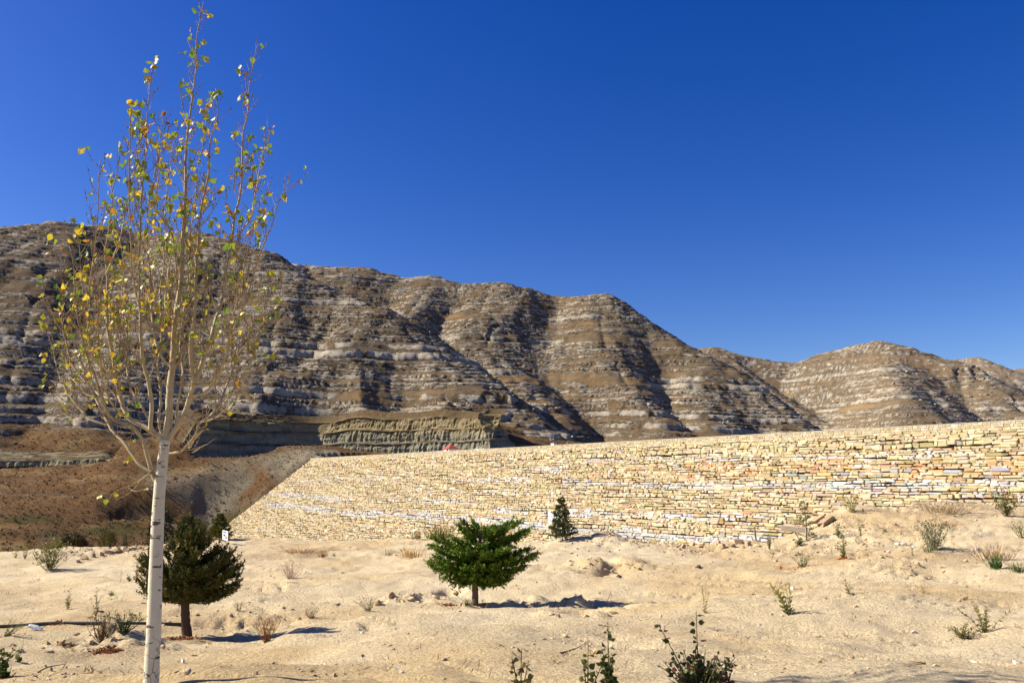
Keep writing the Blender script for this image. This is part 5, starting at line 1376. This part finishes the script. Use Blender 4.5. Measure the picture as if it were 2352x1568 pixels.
stone('white stone at the bottom right corner', 2335, 1522, 18, (.62, .57, .48), .6)
stone('brown stone below the yellow-tipped sprig', 1880, 1461, 10, BUFF)
stone('dark wedge-shaped clod left of the tall green shoot', 1372, 1500, 24, (.42, .31, .18), 1.1, 'clod', None, 'clod')
stone('yellow stone in the cedar shadow hollow', 1384, 1436, 22, (.62, .47, .25), .45)
stone('dark brown lump on the runnel left of the cedar', 898, 1368, 15, DARK, .9)
stone('clod beside the dark lump left of the cedar', 868, 1388, 24, (.42, .30, .17), .8, 'clod', None, 'clod')
ORD = ['leftmost', 'second', 'third', 'fourth', 'fifth', 'sixth', 'seventh', 'eighth', 'ninth', 'tenth', 'eleventh', 'twelfth', 'thirteenth', 'fourteenth']
def nth(k): return ORD[k] + (' from the left' if k else '')
for k, (u, v, px) in enumerate(sorted([(2040,1268,12),(2076,1250,14),(2100,1256,16),(2290,1256,12),(2060,1250,14),(2245,1262,14)])):
    stone('white limestone chunk near the airy bush, ' + nth(k) + ' of six', u, v, px * .75, (.54, .51, .45), .7, 'limestone_chunk', 'white chunks on the right slope')
for k, (u, v, px) in enumerate(sorted([(1682,1254,20),(1700,1248,24),(1660,1258,22),(1650,1249,16),(1720,1252,22),(1690,1238,20),(1740,1255,16),(1610,1256,18),(1590,1252,16),(1570,1258,18),(1630,1246,16),(1705,1258,16)])):
    stone('rounded earth clod in the heap below the log, ' + nth(k), u, v, px, (.46, .33, .19), .75, 'earth_clod', 'clods heaped below the log', 'clod')
for k, (u, v, px) in enumerate(sorted([(195,1284,16),(215,1278,13),(232,1276,15),(250,1271,18),(262,1267,14),(275,1266,15),(290,1265,20),(306,1262,14),(322,1260,12),(340,1258,12),(180,1290,14)])):
    stone('brown clod in the row along the left sand edge, ' + nth(k), u, v, px, (.36, .26, .15), .7, 'earth_clod', 'clods along the left edge', 'clod')
for k, (u, v, px) in enumerate(sorted([(1250,1468,10),(1268,1466,9),(1300,1462,14),(1330,1470,9),(1225,1480,8),(1410,1408,14),(1280,1418,16),(1345,1416,12),(1265,1412,13),(940,1376,18),(925,1382,14),(960,1384,13),(1000,1372,12),(1045,1362,16)])):
    stone('small buff clod on broken sand around the cedar, ' + nth(k), u, v, px, (.50, .38, .22), .7, 'earth_clod', 'clods around the cedar', 'clod')
# a dead stick and a bent frame of twigs
def stick(label, pix, r):
    pts = [ghit(u, v) + [0, 0, dz] for u, v, dz in pix]; b = np.array(pts[0]); m = MB(b)
    m.tube(smooth_poly(pts, .04), np.linspace(r, r * .4, len(smooth_poly(pts, .04))), (.20, .14, .09), n=5); tag(m.build('stick', M_BARK), label, 'stick')
stick('thin curved stick lying on the sand left of the wedge-shaped clod', [(1398 - 110, 1501, .01), (1330, 1488, .015), (1352, 1473, .02)], .007)
stick('bent twig standing at the far end of the cedar shadow', [(1390, 1390, .0), (1400, 1384, .16), (1404, 1380, .2), (1403, 1386, .02)], .008)
stick('dark forked twig lying near the bottom left', [(88, 1545, .01), (110, 1538, .03), (150, 1528, .02)], .008)
# uncounted gravel and grit
gm = MB(); n = 3600
uu = srs.uniform(-60, 2420, n); yy = np.exp(srs.uniform(math.log(6.2), math.log(42), n)); xx = (uu - CX) / F / CP * yy
den = fbm(xx / 2.2, yy / 2.2, 71., 3); keep = den + srs.randn(n) * .45 > .18
xx, yy = xx[keep], yy[keep]; zz = ground_z(xx, yy)
for x, y, z in zip(xx, yy, zz):
    r = (.006 + .016 * srs.rand() ** 3) * (1 + y / 22.)
    vv, f = rock_geo(r, srs, .7); c = [PALE, BUFF, BUFF, DARK][srs.randint(4)]
    gm.add(vv + [x, y, z + r * .2], np.array(c) * srs.uniform(.75, 1.15), f)
tag(gm.build('gravel', M_ROCK), 'scattered gravel and grit on the sand', 'gravel', None, 'stuff')
# rubbly patches
rm_ = MB()
for (p, r) in _cb:
    k = int(70 * min(r, 3))
    x = p[0] + srs.randn(k) * r * .75; y = p[1] + srs.randn(k) * r * .75; z = ground_z(x, y)
    for a, b_, c_ in zip(x, y, z):
        rr_ = (.012 + .05 * srs.rand() ** 2.5) * (.6 + b_ / 50.); vv, f = rock_geo(rr_, srs, .7)
        rm_.add(vv + [a, b_, c_ + rr_ * .2], np.array((.50, .37, .215)) * srs.uniform(.7, 1.15), f)
tag(rm_.build('rubble', M_ROCK), 'crumbled earth and rubble on disturbed sand', 'rubble', None, 'stuff')
# dry stalks and litter scattered thinly
dm = MB(); n = 900; uu = srs.uniform(-60, 2420, n); yy = np.exp(srs.uniform(math.log(7), math.log(45), n)); xx = (uu - CX) / F / CP * yy
k = fbm(xx / 3., yy / 3., 15., 3) + srs.randn(n) * .3 > .25; xx, yy = xx[k], yy[k]; zz = ground_z(xx, yy); n = len(xx)
A2 = np.repeat(np.stack([xx, yy, zz], 1), 5, axis=0) + srs.randn(n * 5, 3) * [.03, .03, 0]
d = srs.randn(n * 5, 3) * [1, 1, .5] + [0, 0, .55]; d /= np.linalg.norm(d, axis=1)[:, None]; L = srs.uniform(.03, .12, (n * 5, 1)) * (1 + A2[:, 1:2] / 40)
dm.blades(A2, A2 + d * L, .007 + A2[:, 1] * .0003, D_TAN * .8 * srs.uniform(.4, 1.2, (n * 5, 1)), 5)
tag(dm.build('dry_stalks', M_DRY), 'thinly scattered dry stalks on the sand', 'dry grass', None, 'stuff')
# ------------------------------------------------------------------ valley scrub and hill bushes
def clumpset(mb, X, Y, Z, Rr, C, nb, seed, flat=.8):
    rs_ = np.random.RandomState(seed); n = len(X)
    P0 = np.repeat(np.stack([X, Y, Z], 1), nb, axis=0); R_ = np.repeat(Rr, nb)[:, None]
    d = rs_.randn(n * nb, 3); d[:, 2] = np.abs(d[:, 2]) * flat + .1; d /= np.linalg.norm(d, axis=1)[:, None]
    A3 = P0 + d * R_ * .25; B3 = P0 + d * R_ * rs_.uniform(.7, 1.15, (n * nb, 1))
    mb.blades(A3, B3, R_[:, 0] * .55, np.repeat(C, nb, axis=0) * rs_.uniform(.6, 1.35, (n * nb, 1)), seed)
hxx, hyy, hzz = nx, ny, hz2
pu_, pv_ = proj(np.stack([hxx, hyy, hzz], 1))
def pick(mask, n, seed):
    I = np.nonzero(mask)[0]; return np.random.RandomState(seed).choice(I, min(n, len(I)), replace=False)
low_m = (pu_ > -40) & (pu_ < 760) & (hyy > 205) & (hyy < 430) & (hzz < 48) & (amt < .5) & ((ds < -3.5) | (dq > 46))
I = pick(low_m, 8000, 1); sb = MB(); nse = fbm(hxx[I] / 18, hyy[I] / 18, 11., 3)
cc = np.where((nse > .1)[:, None], np.array([.125, .058, .022]), np.array([.19, .115, .045])); g_ = (hzz[I] < -9) & (srs.rand(len(I)) < .55); cc[g_] = (.035, .038, .010)
ab = (ds[I] > -22) & (dq[I] < 50); cc[ab] = (.19, .15, .095)
jx, jy = srs.uniform(-1.6, 1.6, (2, len(I))); clumpset(sb, hxx[I] + jx, hyy[I] + jy, hzz[I] - .1 + .22 * jy, srs.uniform(.3, .95, len(I)), cc, 5, 2)
tag(sb.build('valley_scrub', M_DRY), 'dry red-brown and green scrub covering the valley side at the left', 'scrub', None, 'stuff')
I = pick(low_m, 300, 3); rk = MB()
for i in I:
    r = .15 + .55 * srs.rand() ** 3; vv, f = rock_geo(r, srs, .7); rk.add(vv + [hxx[i], hyy[i], hzz[i] + r * .2], np.array((.30, .26, .20)) * srs.uniform(.6, 1.15), f)
tag(rk.build('valley_stones', M_ROCK), 'pale loose stones among the scrub of the valley side', 'stones', None, 'stuff')
hm_ = (pu_ > -40) & (pu_ < 2400) & (hyy > 345) & (hyy < 1050) & (hzz > 15)
I = pick(hm_, 900, 4); hb_ = MB()
clumpset(hb_, hxx[I], hyy[I], hzz[I] - .1, srs.uniform(.35, 1.1, len(I)) * (1 + (hyy[I] > 700) * .5), np.tile((.045, .042, .014), (len(I), 1)), 9, 6)
tag(hb_.build('hill_bushes', M_PLANT), 'small dark bushes dotted over the rocky hills', 'bushes', None, 'stuff')
# boulders strewn on the ledges
I = pick(hm_ & (amt > .2), 3800, 8); bb = MB(); V_, T_, Cc = [], [], []
for i in I:
    r = (.3 + .75 * srs.rand() ** 2) * (1 + (hyy[i] > 700) * .4); vv, f = rock_geo(r, srs, .65)
    jx, jy = srs.randn(2) * 1.2; bb.add(vv + [nx[i] + jx, ny[i] + jy, hz2[i] + r * .1 + .3 * jy], rock[i] * srs.uniform(.7, 1.15), f)
tag(bb.build('ledge_boulders', M_ROCK), 'broken limestone blocks strewn along the hill ledges', 'boulders', None, 'stuff')
# countable bushes in the valley
def valley_bush(label, u, v, w, h, col, seed):
    b = P(u, v, 225.0); b[2] = float(hill_z(np.array([b[0]]), np.array([b[1]]))[0])
    rs_ = np.random.RandomState(seed); Y = b[1]
    r_ = ray(u, v); Wd, H = w / F * Y / 2, h / F * Y
    root = empty('valley_bush', tuple(b)); tag(root, label, 'bush')
    m = MB(b); n = 1500; d = rs_.randn(n, 3); d[:, 2] = np.abs(d[:, 2]); d /= np.linalg.norm(d, axis=1)[:, None]
    rad = rs_.uniform(.55, 1.0, (n, 1)) ** .5 * (1 + .12 * fbm(d[:, 0] * 3, d[:, 1] * 3, d[:, 2] * 3, 2)[:, None])
    A4 = b + d * rad * [Wd, Wd, H]; m.blades(A4, A4 + (d * .6 + rs_.randn(n, 3) * .4) * .16 * Wd, .13 * Wd, np.array(col) * rs_.uniform(.5, 1.4, (n, 1)), seed)
    m.build('foliage', M_NEEDLE, root)
    m = MB(b); m.tube([b + [0, 0, -.3], b + [0, 0, H * .5]], [.12, .06], (.1, .07, .05), n=6); m.build('stem', M_BARK, root)
# these stand on the slope just beyond the fill, right behind the poplar
def edge_bush(label, u, v, w, h, col, seed, Y=52.):
    x = (u - CX) / F / CP * Y; z = min(gz(x, Y), P(u, v, Y)[2]); b = np.array([x, Y, z]); top = P(u, v - h, Y)[2]
    rs_ = np.random.RandomState(seed); Wd, H = w / F * Y / 2, top - z
    root = empty('edge_bush', tuple(b)); tag(root, label, 'bush')
    m = MB(b); n = 2600; d = rs_.randn(n, 3); d /= np.linalg.norm(d, axis=1)[:, None]
    rad = rs_.uniform(.4, 1.0, (n, 1)) ** .4 * (1 + .16 * fbm(d[:, 0] * 3, d[:, 1] * 3, d[:, 2] * 3, 2)[:, None])
    cen = b + [0, 0, H * .55]; A4 = cen + d * rad * [Wd, Wd, H * .47]
    m.blades(A4, A4 + (d * .5 + rs_.randn(n, 3) * .4 + [0, 0, .3]) * .22 * Wd, .10 * Wd, np.array(col) * rs_.uniform(.5, 1.4, (n, 1)), seed)
    m.build('foliage', M_NEEDLE, root)
    m = MB(b)
    for k in range(5):
        e = cen + rs_.randn(3) * [.5 * Wd, .5 * Wd, .25 * H]; m.tube([b + [0, 0, -.1], (b + e) / 2 + rs_.randn(3) * .05, e], [.05, .035, .015], (.1, .07, .05), n=5)
    m.build('stem', M_BARK, root)
edge_bush('round dark bush in the valley half hidden by the poplar trunk', 403, 1232, 56, 62, (.030, .038, .016), 41)
for k, (u, v, w, h, c, l) in enumerate([(325, 1246, 14, 52, (.12, .12, .03), 'thin tall olive reed tuft left of the poplar trunk at the sand edge'), (285, 1250, 34, 30, (.15, .12, .03), 'low olive tuft left of the tall reed tuft at the sand edge'), (210, 1254, 60, 26, (.10, .075, .025), 'low brown scrub clump behind the left clod row')]):
    Y = 47.; edge_bush(l, u, v, w, h, c, 60 + k, Y)
